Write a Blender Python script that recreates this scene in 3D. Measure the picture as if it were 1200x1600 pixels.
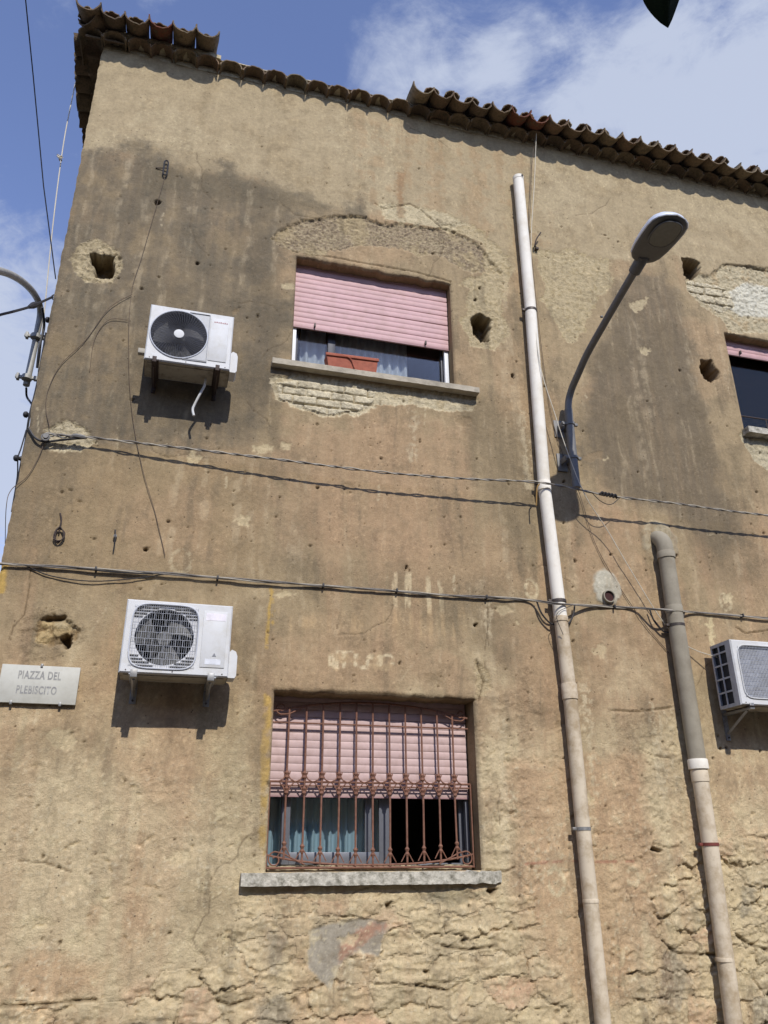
import bpy, bmesh, math, random
import numpy as np
from mathutils import Vector, Matrix

for o in list(bpy.data.objects):
    bpy.data.objects.remove(o, do_unlink=True)
sc = bpy.context.scene
COL = sc.collection
PI = math.pi

# ------------------------------------------------------------------ camera
FPX = 1253.0                                   # focal length in pixels of the 1200x1600 photograph
PITCH, YAW, ROLL = [math.radians(a) for a in (23.54, 15.28, -0.33)]
CAM = np.array([0.0, -6.6, 1.6])
FW = np.array([math.sin(YAW)*math.cos(PITCH), math.cos(YAW)*math.cos(PITCH), math.sin(PITCH)])
_r = np.array([math.cos(YAW), -math.sin(YAW), 0.0]); _u = np.cross(_r, FW)
RT = math.cos(ROLL)*_r + math.sin(ROLL)*_u
UP = -math.sin(ROLL)*_r + math.cos(ROLL)*_u
cam_d = bpy.data.cameras.new('camera'); cam = bpy.data.objects.new('camera', cam_d); COL.objects.link(cam)
cam_d.sensor_fit = 'VERTICAL'; cam_d.sensor_height = 24.0; cam_d.sensor_width = 18.0
cam_d.lens = FPX/1600.0*24.0
cam_d.clip_start = 0.05; cam_d.clip_end = 3000
M = Matrix.Identity(4)
for i in range(3):
    M[i][0] = RT[i]; M[i][1] = UP[i]; M[i][2] = -FW[i]; M[i][3] = CAM[i]
cam.matrix_world = M
sc.camera = cam
sc.render.resolution_x = 768; sc.render.resolution_y = 1024

# ------------------------------------------------------------------ sky, sun, exposure
SUN_TRAVEL = Vector((-0.065, 1.0, -0.87)).normalized()          # direction in which the sunlight travels
to_sun = -SUN_TRAVEL
sun_el = math.asin(to_sun.z)
sun_az = math.atan2(to_sun.x, to_sun.y)                          # clockwise from +Y
world = bpy.data.worlds.new('World'); sc.world = world; world.use_nodes = True
nt = world.node_tree; nt.nodes.clear()
def N(tree, typ, **kw):
    n = tree.nodes.new(typ)
    for k, v in kw.items():
        setattr(n, k, v)
    return n
def mth(tree, op, a, b=None, c=None):
    n = tree.nodes.new('ShaderNodeMath'); n.operation = op
    for i, v in enumerate((a, b, c)):
        if v is None: continue
        if isinstance(v, (int, float)): n.inputs[i].default_value = v
        else: tree.links.new(v, n.inputs[i])
    return n.outputs[0]
wo = N(nt, 'ShaderNodeOutputWorld'); bg = N(nt, 'ShaderNodeBackground')
sky = N(nt, 'ShaderNodeTexSky'); sky.sky_type = 'NISHITA'; sky.sun_disc = False
sky.sun_elevation = sun_el; sky.sun_rotation = sun_az; sky.altitude = 300
sky.air_density = 1.0; sky.dust_density = 0.1; sky.ozone_density = 1.5
SKY_STRENGTH = 0.08
bg.inputs['Strength'].default_value = SKY_STRENGTH
tc = N(nt, 'ShaderNodeTexCoord')
sep = N(nt, 'ShaderNodeSeparateXYZ'); nt.links.new(tc.outputs['Generated'], sep.inputs[0])
zc = mth(nt, 'MAXIMUM', sep.outputs[2], 0.06)
cx = mth(nt, 'DIVIDE', sep.outputs[0], zc); cy = mth(nt, 'DIVIDE', sep.outputs[1], zc)
comb = N(nt, 'ShaderNodeCombineXYZ'); nt.links.new(cx, comb.inputs[0]); nt.links.new(cy, comb.inputs[1])
def wnoise(scale, detail, rough, off, dist=0.0):
    mp = N(nt, 'ShaderNodeMapping'); nt.links.new(comb.outputs[0], mp.inputs[0])
    mp.inputs['Location'].default_value = off; mp.inputs['Scale'].default_value = (1.0, 1.0, 1.0)
    n = N(nt, 'ShaderNodeTexNoise'); nt.links.new(mp.outputs[0], n.inputs['Vector'])
    n.inputs['Scale'].default_value = scale; n.inputs['Detail'].default_value = detail
    n.inputs['Roughness'].default_value = rough; n.inputs['Distortion'].default_value = dist
    return n.outputs['Fac']
CLOUD_OFF = (3.1, 1.7, 0)
n1 = wnoise(3.2, 10, 0.64, CLOUD_OFF, 0.5)
n2 = wnoise(9.0, 8, 0.66, (7.3, 2.2, 0), 0.8)
def cloud_bank(px, py, ext):
    """soft weight round one direction of the sky where the day's clouds stand"""
    d = FPX*FW + RT*(px-600) - UP*(py-800); d = d/np.linalg.norm(d)
    dp = N(nt, 'ShaderNodeVectorMath', operation='DOT_PRODUCT')
    nt.links.new(tc.outputs['Generated'], dp.inputs[0]); dp.inputs[1].default_value = tuple(d)
    mr = N(nt, 'ShaderNodeMapRange'); mr.interpolation_type = 'SMOOTHSTEP'
    nt.links.new(dp.outputs['Value'], mr.inputs[0])
    mr.inputs[1].default_value = math.cos(math.radians(ext)); mr.inputs[2].default_value = 1.0
    return mr.outputs[0]
banks = [(1230, 190, 14, .19), (1110, 110, 9, .15), (670, 120, 7, .26), (850, 140, 6, .24), (1000, 200, 8, .16), (0, 640, 13, .30), (-300, 900, 30, .2), (1700, 400, 30, .2)]
w = mth(nt, 'MULTIPLY', n1, 1.0)
for px, py, ext, k in banks:
    w = mth(nt, 'ADD', w, mth(nt, 'MULTIPLY', cloud_bank(px, py, ext), k))
w = mth(nt, 'ADD', w, mth(nt, 'MULTIPLY', mth(nt, 'SUBTRACT', n2, 0.5), 0.38))
mr = N(nt, 'ShaderNodeMapRange'); mr.interpolation_type = 'SMOOTHSTEP'
nt.links.new(w, mr.inputs[0]); mr.inputs[1].default_value = 0.57; mr.inputs[2].default_value = 0.90
mr.inputs[3].default_value = 0.0; mr.inputs[4].default_value = 0.9
mixc = N(nt, 'ShaderNodeMixRGB'); nt.links.new(mr.outputs[0], mixc.inputs[0])
tint = N(nt, 'ShaderNodeMixRGB', blend_type='MULTIPLY'); tint.inputs[0].default_value = 1.0
nt.links.new(sky.outputs[0], tint.inputs[1]); tint.inputs[2].default_value = (2.7, 2.4, 2.75, 1)
nt.links.new(tint.outputs[0], mixc.inputs[1])
mixc.inputs[2].default_value = (7.1, 7.9, 9.8, 1)
nt.links.new(mixc.outputs[0], bg.inputs[0]); nt.links.new(bg.outputs[0], wo.inputs[0])

sd = bpy.data.lights.new('sun', 'SUN'); sd.energy = 4.2; sd.angle = math.radians(0.5); sd.color = (1.0, 0.965, 0.92)
sun = bpy.data.objects.new('sun', sd); COL.objects.link(sun)
sun.rotation_euler = SUN_TRAVEL.to_track_quat('-Z', 'Y').to_euler(); sun.location = (0, -20, 20)
sc.view_settings.view_transform = 'Standard'; sc.view_settings.look = 'None'
sc.view_settings.exposure = 0.0; sc.view_settings.gamma = 1.0; sc.view_settings.use_curve_mapping = False
sc.render.engine = 'CYCLES'

# ------------------------------------------------------------------ helpers
def ray(px, py):
    return FPX*FW + RT*(px-600) - UP*(py-800)
def PY(px, py, y=0.0):                          # point of the plane y=const behind a spot of the photograph
    d = ray(px, py); t = (y-CAM[1])/d[1]; return CAM + t*d
def PXp(px, py, X):
    d = ray(px, py); t = (X-CAM[0])/d[0]; return CAM + t*d
def W(px, py):
    q = PY(px, py); return (q[0], q[2])

def lin(c):
    c = np.asarray(c, float)/255.0
    return np.where(c <= 0.04045, c/12.92, ((c+0.055)/1.055)**2.4)
def rgba(c, k=1.0):
    l = lin(c)*k; return (float(l[0]), float(l[1]), float(l[2]), 1.0)

def tag(o, label=None, cat=None, group=None, kind=None):
    if label: o['label'] = label
    if cat: o['category'] = cat
    if group: o['group'] = group
    if kind: o['kind'] = kind
    return o
def thing(name, loc, label, cat, group=None):
    o = bpy.data.objects.new(name, None); COL.objects.link(o); o.location = loc
    o.empty_display_size = 0.1
    return tag(o, label, cat, group)
def wloc(p):
    v = Vector((0, 0, 0))
    while p is not None:
        v += Vector(p.location); p = p.parent
    return v
def link_mesh(name, me, parent=None, loc=(0, 0, 0)):
    o = bpy.data.objects.new(name, me); COL.objects.link(o)
    if parent is not None: o.parent = parent
    o.location = loc
    return o

class MB:
    """collects geometry in world coordinates"""
    def __init__(s): s.v = []; s.f = []
    def add(s, vs, fs):
        b = len(s.v); s.v += [tuple(map(float, q)) for q in vs]; s.f += [tuple(i+b for i in q) for q in fs]
        return s
    def box(s, x0, x1, y0, y1, z0, z1, bev=0.0, R=None, c=None):
        bm = bmesh.new(); bmesh.ops.create_cube(bm, size=1.0)
        for v in bm.verts:
            v.co = Vector(((x0+x1)/2+v.co.x*(x1-x0), (y0+y1)/2+v.co.y*(y1-y0), (z0+z1)/2+v.co.z*(z1-z0)))
        if bev > 0:
            bmesh.ops.bevel(bm, geom=bm.edges[:], offset=bev, segments=2, affect='EDGES', profile=0.5)
        bm.verts.index_update()
        vs = [v.co.copy() for v in bm.verts]
        if R is not None:
            c = Vector(c); vs = [c + R @ (v-c) for v in vs]
        s.add(vs, [[v.index for v in f.verts] for f in bm.faces]); bm.free()
        return s
    def tube(s, pts, r, n=10, caps=True, closed=False):
        pts = [Vector(p) for p in pts]; m = len(pts)
        rs = r if hasattr(r, '__len__') else [r]*m
        t0 = (pts[1]-pts[0]).normalized()
        ref = Vector((0, 0, 1)) if abs(t0.z) < 0.9 else Vector((1, 0, 0))
        a = t0.cross(ref).normalized(); vs = []; fs = []
        for i, p in enumerate(pts):
            if closed: t = (pts[(i+1) % m]-pts[i-1]).normalized()
            else: t = (pts[min(i+1, m-1)]-pts[max(i-1, 0)]).normalized()
            a = (a - t*a.dot(t))
            a = a.normalized() if a.length > 1e-6 else t.orthogonal().normalized()
            b = t.cross(a)
            for k in range(n):
                th = 2*PI*k/n; vs.append(p + (a*math.cos(th)+b*math.sin(th))*rs[i])
        rng = m if closed else m-1
        for i in range(rng):
            for k in range(n):
                j = (i+1) % m
                fs.append((i*n+k, i*n+(k+1) % n, j*n+(k+1) % n, j*n+k))
        if caps and not closed:
            fs.append(tuple(range(n-1, -1, -1))); fs.append(tuple((m-1)*n+k for k in range(n)))
        return s.add(vs, fs)
    def ring_z(s, c, r, rt, n=20, a0=0, a1=2*PI):      # hoop round a vertical pipe
        full = abs(a1-a0-2*PI) < 1e-6
        m = n if full else n+1
        pts = [(c[0]+r*math.cos(a0+(a1-a0)*k/n), c[1]+r*math.sin(a0+(a1-a0)*k/n), c[2]) for k in range(m)]
        return s.tube(pts, rt, 6, closed=full)
    def quad(s, a, b, c, d): return s.add([a, b, c, d], [(0, 1, 2, 3)])
    def prism(s, poly, y0, y1):                        # poly in x,z, extruded along y
        n = len(poly)
        vs = [(x, y0, z) for x, z in poly] + [(x, y1, z) for x, z in poly]
        fs = [tuple(range(n)), tuple(range(2*n-1, n-1, -1))] + [(i, i+n, (i+1) % n+n, (i+1) % n) for i in range(n)]
        return s.add(vs, fs)
    def mesh(s, name, mat, origin=(0, 0, 0), smooth=True, angle=40):
        me = bpy.data.meshes.new(name)
        o = Vector(origin)
        me.from_pydata([tuple(Vector(v)-o) for v in s.v], [], s.f); me.update()
        bm = bmesh.new(); bm.from_mesh(me); bmesh.ops.recalc_face_normals(bm, faces=bm.faces[:])
        if smooth:
            ca = math.radians(angle)
            for e in bm.edges:
                if len(e.link_faces) == 2 and e.calc_face_angle(0) > ca: e.smooth = False
            for f in bm.faces: f.smooth = True
        bm.to_mesh(me); bm.free()
        me.materials.append(mat)
        return me
    def build(s, name, mat, parent=None, smooth=True, angle=40, kind=None):
        me = s.mesh(name, mat, wloc(parent), smooth, angle)
        o = link_mesh(name, me, parent)
        if kind: o['kind'] = kind
        return o

def smooth_pts(pts, n=8):                               # Catmull-Rom
    P = [Vector(p) for p in pts]; out = []
    P = [P[0]*2-P[1]] + P + [P[-1]*2-P[-2]]
    for i in range(1, len(P)-2):
        for k in range(n):
            t = k/n; a, b, c, d = P[i-1:i+3]
            out.append(0.5*((2*b)+(c-a)*t+(2*a-5*b+4*c-d)*t*t+(3*b-a-3*c+d)*t*t*t))
    out.append(P[-2]); return out

# ------------------------------------------------------------------ materials
def new_mat(name):
    m = bpy.data.materials.new(name); m.use_nodes = True
    b = m.node_tree.nodes['Principled BSDF']; return m, m.node_tree, b
def simple(name, col, rough=0.6, metal=0.0, var=0.15, scale=20, bump=0.0, bscale=80, spec=0.5, dirt=None, dirt_amt=0.5, dirt_scale=6):
    m, t, b = new_mat(name)
    geo = N(t, 'ShaderNodeNewGeometry')
    no = N(t, 'ShaderNodeTexNoise'); t.links.new(geo.outputs['Position'], no.inputs['Vector'])
    no.inputs['Scale'].default_value = scale; no.inputs['Detail'].default_value = 6; no.inputs['Roughness'].default_value = 0.65
    c = rgba(col)
    r = N(t, 'ShaderNodeMapRange'); t.links.new(no.outputs['Fac'], r.inputs[0])
    r.inputs[1].default_value = 0.3; r.inputs[2].default_value = 0.7
    r.inputs[3].default_value = 1-var; r.inputs[4].default_value = 1+var
    mx = N(t, 'ShaderNodeVectorMath', operation='SCALE'); mx.inputs[0].default_value = c[:3]
    t.links.new(r.outputs[0], mx.inputs['Scale'])
    out = mx.outputs[0]
    if dirt is not None:
        n2 = N(t, 'ShaderNodeTexNoise'); t.links.new(geo.outputs['Position'], n2.inputs['Vector'])
        n2.inputs['Scale'].default_value = dirt_scale; n2.inputs['Detail'].default_value = 8; n2.inputs['Roughness'].default_value = 0.7
        r2 = N(t, 'ShaderNodeMapRange'); t.links.new(n2.outputs['Fac'], r2.inputs[0])
        r2.inputs[1].default_value = 0.45; r2.inputs[2].default_value = 0.68; r2.inputs[4].default_value = dirt_amt
        mm = N(t, 'ShaderNodeMixRGB'); t.links.new(r2.outputs[0], mm.inputs[0]); t.links.new(out, mm.inputs[1])
        mm.inputs[2].default_value = rgba(dirt); out = mm.outputs[0]
    t.links.new(out, b.inputs['Base Color'])
    b.inputs['Roughness'].default_value = rough; b.inputs['Metallic'].default_value = metal
    b.inputs['Specular IOR Level'].default_value = spec
    if bump > 0:
        n3 = N(t, 'ShaderNodeTexNoise'); t.links.new(geo.outputs['Position'], n3.inputs['Vector'])
        n3.inputs['Scale'].default_value = bscale; n3.inputs['Detail'].default_value = 5
        bp = N(t, 'ShaderNodeBump'); bp.inputs['Strength'].default_value = 1.0; bp.inputs['Distance'].default_value = bump
        t.links.new(n3.outputs['Fac'], bp.inputs['Height']); t.links.new(bp.outputs[0], b.inputs['Normal'])
    return m

def plaster_mat():
    m, t, b = new_mat('weathered_plaster')
    at = N(t, 'ShaderNodeAttribute', attribute_name='Col'); rg = N(t, 'ShaderNodeAttribute', attribute_name='rgh')
    geo = N(t, 'ShaderNodeNewGeometry')
    def ns(scale, det, rough=0.6, vec=None):
        n = N(t, 'ShaderNodeTexNoise'); t.links.new(vec or geo.outputs['Position'], n.inputs['Vector'])
        n.inputs['Scale'].default_value = scale; n.inputs['Detail'].default_value = det; n.inputs['Roughness'].default_value = rough
        return n.outputs['Fac']
    a = ns(28, 8, 0.7); g = ns(160, 4, 0.65)
    f = mth(t, 'ADD', mth(t, 'MULTIPLY', mth(t, 'SUBTRACT', a, 0.5), 0.55), mth(t, 'MULTIPLY', mth(t, 'SUBTRACT', g, 0.5), 0.7))
    f = mth(t, 'ADD', f, 1.0)
    mx = N(t, 'ShaderNodeVectorMath', operation='SCALE'); t.links.new(at.outputs['Color'], mx.inputs[0]); t.links.new(f, mx.inputs['Scale'])
    # small pale flecks of bare lime and dark pits
    vo = N(t, 'ShaderNodeTexVoronoi'); vo.inputs['Scale'].default_value = 22; vo.inputs['Randomness'].default_value = 1
    t.links.new(geo.outputs['Position'], vo.inputs['Vector'])
    big = ns(7, 3)
    fl = mth(t, 'MULTIPLY', mth(t, 'LESS_THAN', vo.outputs['Distance'], 0.13), mth(t, 'GREATER_THAN', big, 0.56))
    pale = N(t, 'ShaderNodeMixRGB'); t.links.new(mth(t, 'MULTIPLY', fl, 0.10), pale.inputs[0]); t.links.new(mx.outputs[0], pale.inputs[1])
    pale.inputs[2].default_value = rgba((205, 188, 150))
    vo2 = N(t, 'ShaderNodeTexVoronoi'); vo2.inputs['Scale'].default_value = 13; vo2.inputs['Randomness'].default_value = 1
    t.links.new(geo.outputs['Position'], vo2.inputs['Vector'])
    big2 = ns(3.1, 4)
    pit = mth(t, 'MULTIPLY', mth(t, 'LESS_THAN', vo2.outputs['Distance'], 0.085), mth(t, 'GREATER_THAN', big2, 0.5))
    dk = N(t, 'ShaderNodeMixRGB'); t.links.new(mth(t, 'MULTIPLY', pit, 0.6), dk.inputs[0]); t.links.new(pale.outputs[0], dk.inputs[1])
    dk.inputs[2].default_value = rgba((70, 58, 46))
    t.links.new(dk.outputs[0], b.inputs['Base Color'])
    b.inputs['Roughness'].default_value = 0.95; b.inputs['Specular IOR Level'].default_value = 0.15
    h = mth(t, 'ADD', mth(t, 'MULTIPLY', ns(55, 6, 0.7), 1.0), mth(t, 'MULTIPLY', ns(210, 3), 0.35))
    h = mth(t, 'SUBTRACT', h, mth(t, 'MULTIPLY', pit, 0.6))
    h = mth(t, 'MULTIPLY', h, mth(t, 'ADD', mth(t, 'MULTIPLY', rg.outputs['Fac'], 1.0), 0.22))
    bp = N(t, 'ShaderNodeBump'); bp.inputs['Strength'].default_value = 1.0; bp.inputs['Distance'].default_value = 0.011
    t.links.new(h, bp.inputs['Height']); t.links.new(bp.outputs[0], b.inputs['Normal'])
    return m
MP = plaster_mat()

def tile_mat(name, cols):
    m, t, b = new_mat(name)
    oi = N(t, 'ShaderNodeObjectInfo'); cr = N(t, 'ShaderNodeValToRGB'); t.links.new(oi.outputs['Random'], cr.inputs[0])
    el = cr.color_ramp.elements
    el[0].color = rgba(cols[0]); el[1].color = rgba(cols[-1])
    for i, c in enumerate(cols[1:-1]):
        e = el.new((i+1)/(len(cols)-1)); e.color = rgba(c)
    geo = N(t, 'ShaderNodeNewGeometry')
    no = N(t, 'ShaderNodeTexNoise'); t.links.new(geo.outputs['Position'], no.inputs['Vector'])
    no.inputs['Scale'].default_value = 14; no.inputs['Detail'].default_value = 8; no.inputs['Roughness'].default_value = 0.7
    mr = N(t, 'ShaderNodeMapRange'); t.links.new(no.outputs['Fac'], mr.inputs[0]); mr.inputs[1].default_value = 0.48; mr.inputs[2].default_value = 0.62
    mr.inputs[4].default_value = 0.85
    mm = N(t, 'ShaderNodeMixRGB'); t.links.new(mr.outputs[0], mm.inputs[0]); t.links.new(cr.outputs[0], mm.inputs[1]); mm.inputs[2].default_value = rgba((92, 84, 66))
    n2 = N(t, 'ShaderNodeTexNoise'); t.links.new(geo.outputs['Position'], n2.inputs['Vector']); n2.inputs['Scale'].default_value = 60; n2.inputs['Detail'].default_value = 5
    sc_ = N(t, 'ShaderNodeVectorMath', operation='SCALE'); t.links.new(mm.outputs[0], sc_.inputs[0]); t.links.new(mth(t, 'ADD', mth(t, 'MULTIPLY', n2.outputs['Fac'], 1.0), 0.5), sc_.inputs['Scale'])
    t.links.new(sc_.outputs[0], b.inputs['Base Color']); b.inputs['Roughness'].default_value = 0.92; b.inputs['Specular IOR Level'].default_value = 0.2
    bp = N(t, 'ShaderNodeBump'); bp.inputs['Distance'].default_value = 0.006; t.links.new(n2.outputs['Fac'], bp.inputs['Height']); t.links.new(bp.outputs[0], b.inputs['Normal'])
    return m
MT = tile_mat('old_roof_clay', [(124, 106, 84), (108, 90, 72), (134, 118, 94), (100, 86, 72), (126, 102, 80), (118, 110, 90)])
MTR = tile_mat('red_roof_clay', [(118, 72, 56), (108, 68, 54), (122, 78, 60)])

M_ac = simple('white_enamel', (204, 204, 202), 0.55, 0, 0.03, 8, spec=0.2, dirt=(176, 170, 154), dirt_amt=0.4, dirt_scale=9)
M_acside = simple('grey_enamel', (176, 178, 180), 0.5, 0, 0.05, 10, dirt=(120, 116, 108), dirt_amt=0.5, dirt_scale=11)
M_acunder = simple('dirty_underside', (165, 158, 142), 0.7, 0, 0.1, 12, dirt=(88, 78, 64), dirt_amt=0.7, dirt_scale=12)
M_dark = simple('dark_cavity', (44, 44, 46), 0.8, 0, 0.1)
M_fan = simple('fan_plastic', (84, 83, 80), 0.6, 0, 0.1)
M_wire = simple('guard_wire', (190, 192, 196), 0.5, 0.0, 0.05)
M_wiredk = simple('dark_guard_wire', (98, 98, 102), 0.5, 0.0, 0.05)
M_coil = simple('dusty_fin_coil', (150, 152, 156), 0.6, 0.2, 0.25, 30, dirt=(105, 100, 92), dirt_amt=0.6)
M_brk_dk = simple('rusty_dark_steel', (62, 50, 44), 0.7, 0.2, 0.3, 30, bump=0.001)
M_brk_lt = simple('galvanised_steel_bracket', (150, 150, 148), 0.5, 0.5, 0.2, 30, dirt=(90, 78, 62), dirt_amt=0.6)
M_pink = simple('pink_shutter_plastic', (188, 150, 148), 0.6, 0, 0.08, 5, dirt=(166, 132, 122), dirt_amt=0.5, dirt_scale=9)
M_pink2 = simple('faded_pink_shutter_plastic', (190, 164, 158), 0.65, 0, 0.08, 5, dirt=(158, 130, 118), dirt_amt=0.5, dirt_scale=9)
M_rust = simple('rusty_iron_paint', (122, 86, 68), 0.8, 0.0, 0.3, 26, bump=0.0015, dirt=(104, 62, 46), dirt_amt=0.7, dirt_scale=25)
M_wframe = simple('white_window_paint', (225, 226, 226), 0.45, 0, 0.04)
M_gframe = simple('grey_aluminium', (112, 114, 120), 0.45, 0.3, 0.06)
M_dframe = simple('dark_window_frame', (60, 60, 66), 0.5, 0.2, 0.06)
M_sill = simple('grey_stone_sill', (172, 162, 142), 0.85, 0, 0.12, 14, bump=0.003, bscale=90, dirt=(112, 104, 90), dirt_amt=0.55, dirt_scale=5)
M_sill2 = simple('lichened_stone_sill', (186, 180, 164), 0.9, 0, 0.25, 18, bump=0.006, bscale=60, dirt=(88, 84, 68), dirt_amt=0.9, dirt_scale=14)
M_pvcw = simple('white_pvc', (228, 222, 208), 0.8, 0, 0.03, 5, spec=.12, dirt=(196, 184, 160), dirt_amt=0.55, dirt_scale=4)
M_pvcb = simple('beige_pvc', (202, 188, 164), 0.85, 0, 0.06, 4, spec=.12, dirt=(156, 136, 106), dirt_amt=0.9, dirt_scale=5)
M_pvcg = simple('grey_pvc', (146, 138, 120), 0.85, 0, 0.06, 4, dirt=(118, 108, 90), dirt_amt=0.6, dirt_scale=5)
M_galv = simple('galvanised_lamp_steel', (112, 110, 106), 0.6, 0.1, 0.15, 12)
M_galv2 = simple('pale_galvanised_steel', (158, 156, 148), 0.6, 0.1, 0.15, 12)
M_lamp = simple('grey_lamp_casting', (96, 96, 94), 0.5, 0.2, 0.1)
M_lamptop_lit = simple('sunlit_lamp_cover', (214, 218, 224), 0.4, 0.2, 0.05)  # brightness of the sunlit lamp top is put into this colour
M_band = simple('dark_clamp_steel', (74, 66, 60), 0.55, 0.4, 0.2)
M_cable = simple('grey_cable_sheath', (112, 106, 98), 0.7, 0, 0.25, 30)
M_cabledk = simple('black_cable_sheath', (40, 38, 38), 0.6, 0, 0.2, 30)
M_cord = simple('pale_cord', (196, 188, 168), 0.7, 0, 0.1)
M_cord2 = simple('grey_beige_cable', (158, 150, 134), 0.7, 0, 0.2, 20)
M_browncord = simple('brown_thin_wire', (96, 80, 62), 0.7, 0, 0.1)
M_marble = simple('pale_marble', (186, 184, 172), 0.6, 0, 0.05, 7, dirt=(160, 156, 142), dirt_amt=0.4, dirt_scale=10)
M_letter = simple('worn_grey_lettering', (136, 135, 132), 0.8, 0, 0.2, 40, dirt=(172, 170, 160), dirt_amt=0.8, dirt_scale=30)
M_terra = simple('terracotta', (154, 88, 66), 0.85, 0, 0.2, 16, bump=0.002, dirt=(136, 66, 46), dirt_amt=0.6, dirt_scale=10)
M_soil = simple('dry_soil', (84, 64, 48), 1.0, 0, 0.3)
M_ground = simple('piazza_paving', (74, 70, 64), 0.9, 0, 0.12, 2, bump=0.004, bscale=20)
M_room = simple('unlit_room_paint', (110, 100, 92), 0.9, 0, 0.1)
M_mortar = simple('lime_mortar', (186, 172, 140), 0.95, 0, 0.2, 25, bump=0.006, bscale=50, dirt=(120, 112, 84), dirt_amt=0.7, dirt_scale=12)
M_hole_shade = simple('hole_shade', (26, 24, 24), 0.7)  # shade inside the pipe cap's hole, painted as a dark disc
M_deck = simple('roof_boarding', (96, 80, 62), 0.9)
def glass_mat():
    m = bpy.data.materials.new('window_glass'); m.use_nodes = True; t = m.node_tree; t.nodes.clear()
    o = N(t, 'ShaderNodeOutputMaterial'); mix = N(t, 'ShaderNodeMixShader'); tr = N(t, 'ShaderNodeBsdfTransparent'); gl = N(t, 'ShaderNodeBsdfGlossy')
    gl.inputs['Roughness'].default_value = 0.03; gl.inputs[0].default_value = (1, 0.93, 0.82, 1); tr.inputs[0].default_value = (0.95, 0.97, 0.97, 1)
    fr = N(t, 'ShaderNodeFresnel'); fr.inputs[0].default_value = 1.5
    t.links.new(mth(t, 'MINIMUM', mth(t, 'ADD', mth(t, 'MULTIPLY', fr.outputs[0], 1.0), 0.0), 1.0), mix.inputs[0])
    t.links.new(tr.outputs[0], mix.inputs[1]); t.links.new(gl.outputs[0], mix.inputs[2]); t.links.new(mix.outputs[0], o.inputs[0])
    return m
M_glass = glass_mat()
M_lens = simple('lamp_lens', (96, 98, 92), 0.2, 0, 0.1, 30)
def cloth(name, col, tr=0.35):
    m = bpy.data.materials.new(name); m.use_nodes = True; t = m.node_tree; t.nodes.clear()
    o = N(t, 'ShaderNodeOutputMaterial'); mix = N(t, 'ShaderNodeMixShader'); a = N(t, 'ShaderNodeBsdfDiffuse'); b = N(t, 'ShaderNodeBsdfTranslucent')
    no = N(t, 'ShaderNodeTexNoise'); no.inputs['Scale'].default_value = 40
    c = rgba(col); mm = N(t, 'ShaderNodeMixRGB'); t.links.new(no.outputs['Fac'], mm.inputs[0]); mm.inputs[1].default_value = c; mm.inputs[2].default_value = tuple(x*0.85 for x in c[:3])+(1,)
    t.links.new(mm.outputs[0], a.inputs[0]); t.links.new(mm.outputs[0], b.inputs[0])
    mix.inputs[0].default_value = tr; t.links.new(a.outputs[0], mix.inputs[1]); t.links.new(b.outputs[0], mix.inputs[2]); t.links.new(mix.outputs[0], o.inputs[0])
    return m
M_curt_w = cloth('pale_net_cloth', (222, 228, 236), .3); M_curt_t = cloth('turquoise_cloth', (188, 216, 230), .25)
M_leaf = simple('leaf_green', (34, 52, 30), 0.55, 0, 0.3, 60, spec=0.3)

# ------------------------------------------------------------------ numpy noise
class Noise:
    def __init__(s, seed):
        r = np.random.RandomState(seed); s.p = r.permutation(1024); th = r.rand(1024)*2*np.pi
        s.g = np.stack([np.cos(th), np.sin(th)], -1).astype(np.float32)
    def n(s, x, y):
        xi = np.floor(x).astype(np.int64); yi = np.floor(y).astype(np.int64)
        xf = (x-xi).astype(np.float32); yf = (y-yi).astype(np.float32)
        u = xf*xf*xf*(xf*(xf*6-15)+10); v = yf*yf*yf*(yf*(yf*6-15)+10)
        def G(a, b, dx, dy):
            h = s.p[(s.p[a & 1023]+b) & 1023]; g = s.g[h]; return g[..., 0]*dx+g[..., 1]*dy
        a = G(xi, yi, xf, yf); b = G(xi+1, yi, xf-1, yf); c = G(xi, yi+1, xf, yf-1); d = G(xi+1, yi+1, xf-1, yf-1)
        return 1.5*((a*(1-u)+b*u)*(1-v)+(c*(1-u)+d*u)*v)
    def fbm(s, x, y, o=4, g=0.5):
        t = 0; a = 1; f = 1; k = 0
        for i in range(o):
            t = t+a*s.n(x*f+i*17.3, y*f+i*9.1); k += a; a *= g; f *= 2.03
        return t/k*1.6
    def ridge(s, x, y, o=4, g=0.5):
        t = 0; a = 1; f = 1; k = 0
        for i in range(o):
            t = t+a*(1-2*np.abs(s.n(x*f+i*7.7, y*f+i*3.3))); k += a; a *= g; f *= 2.1
        return t/k
NZ = [Noise(i) for i in range(12)]
def sstep(a, b, x):
    t = np.clip((x-a)/(b-a), 0, 1); return t*t*(3-2*t)
def mixc3(c, col, m):
    return c*(1-m[:, None])+np.asarray(col)[None, :]*m[:, None]

# ------------------------------------------------------------------ the front wall
XL = -1.36
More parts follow.
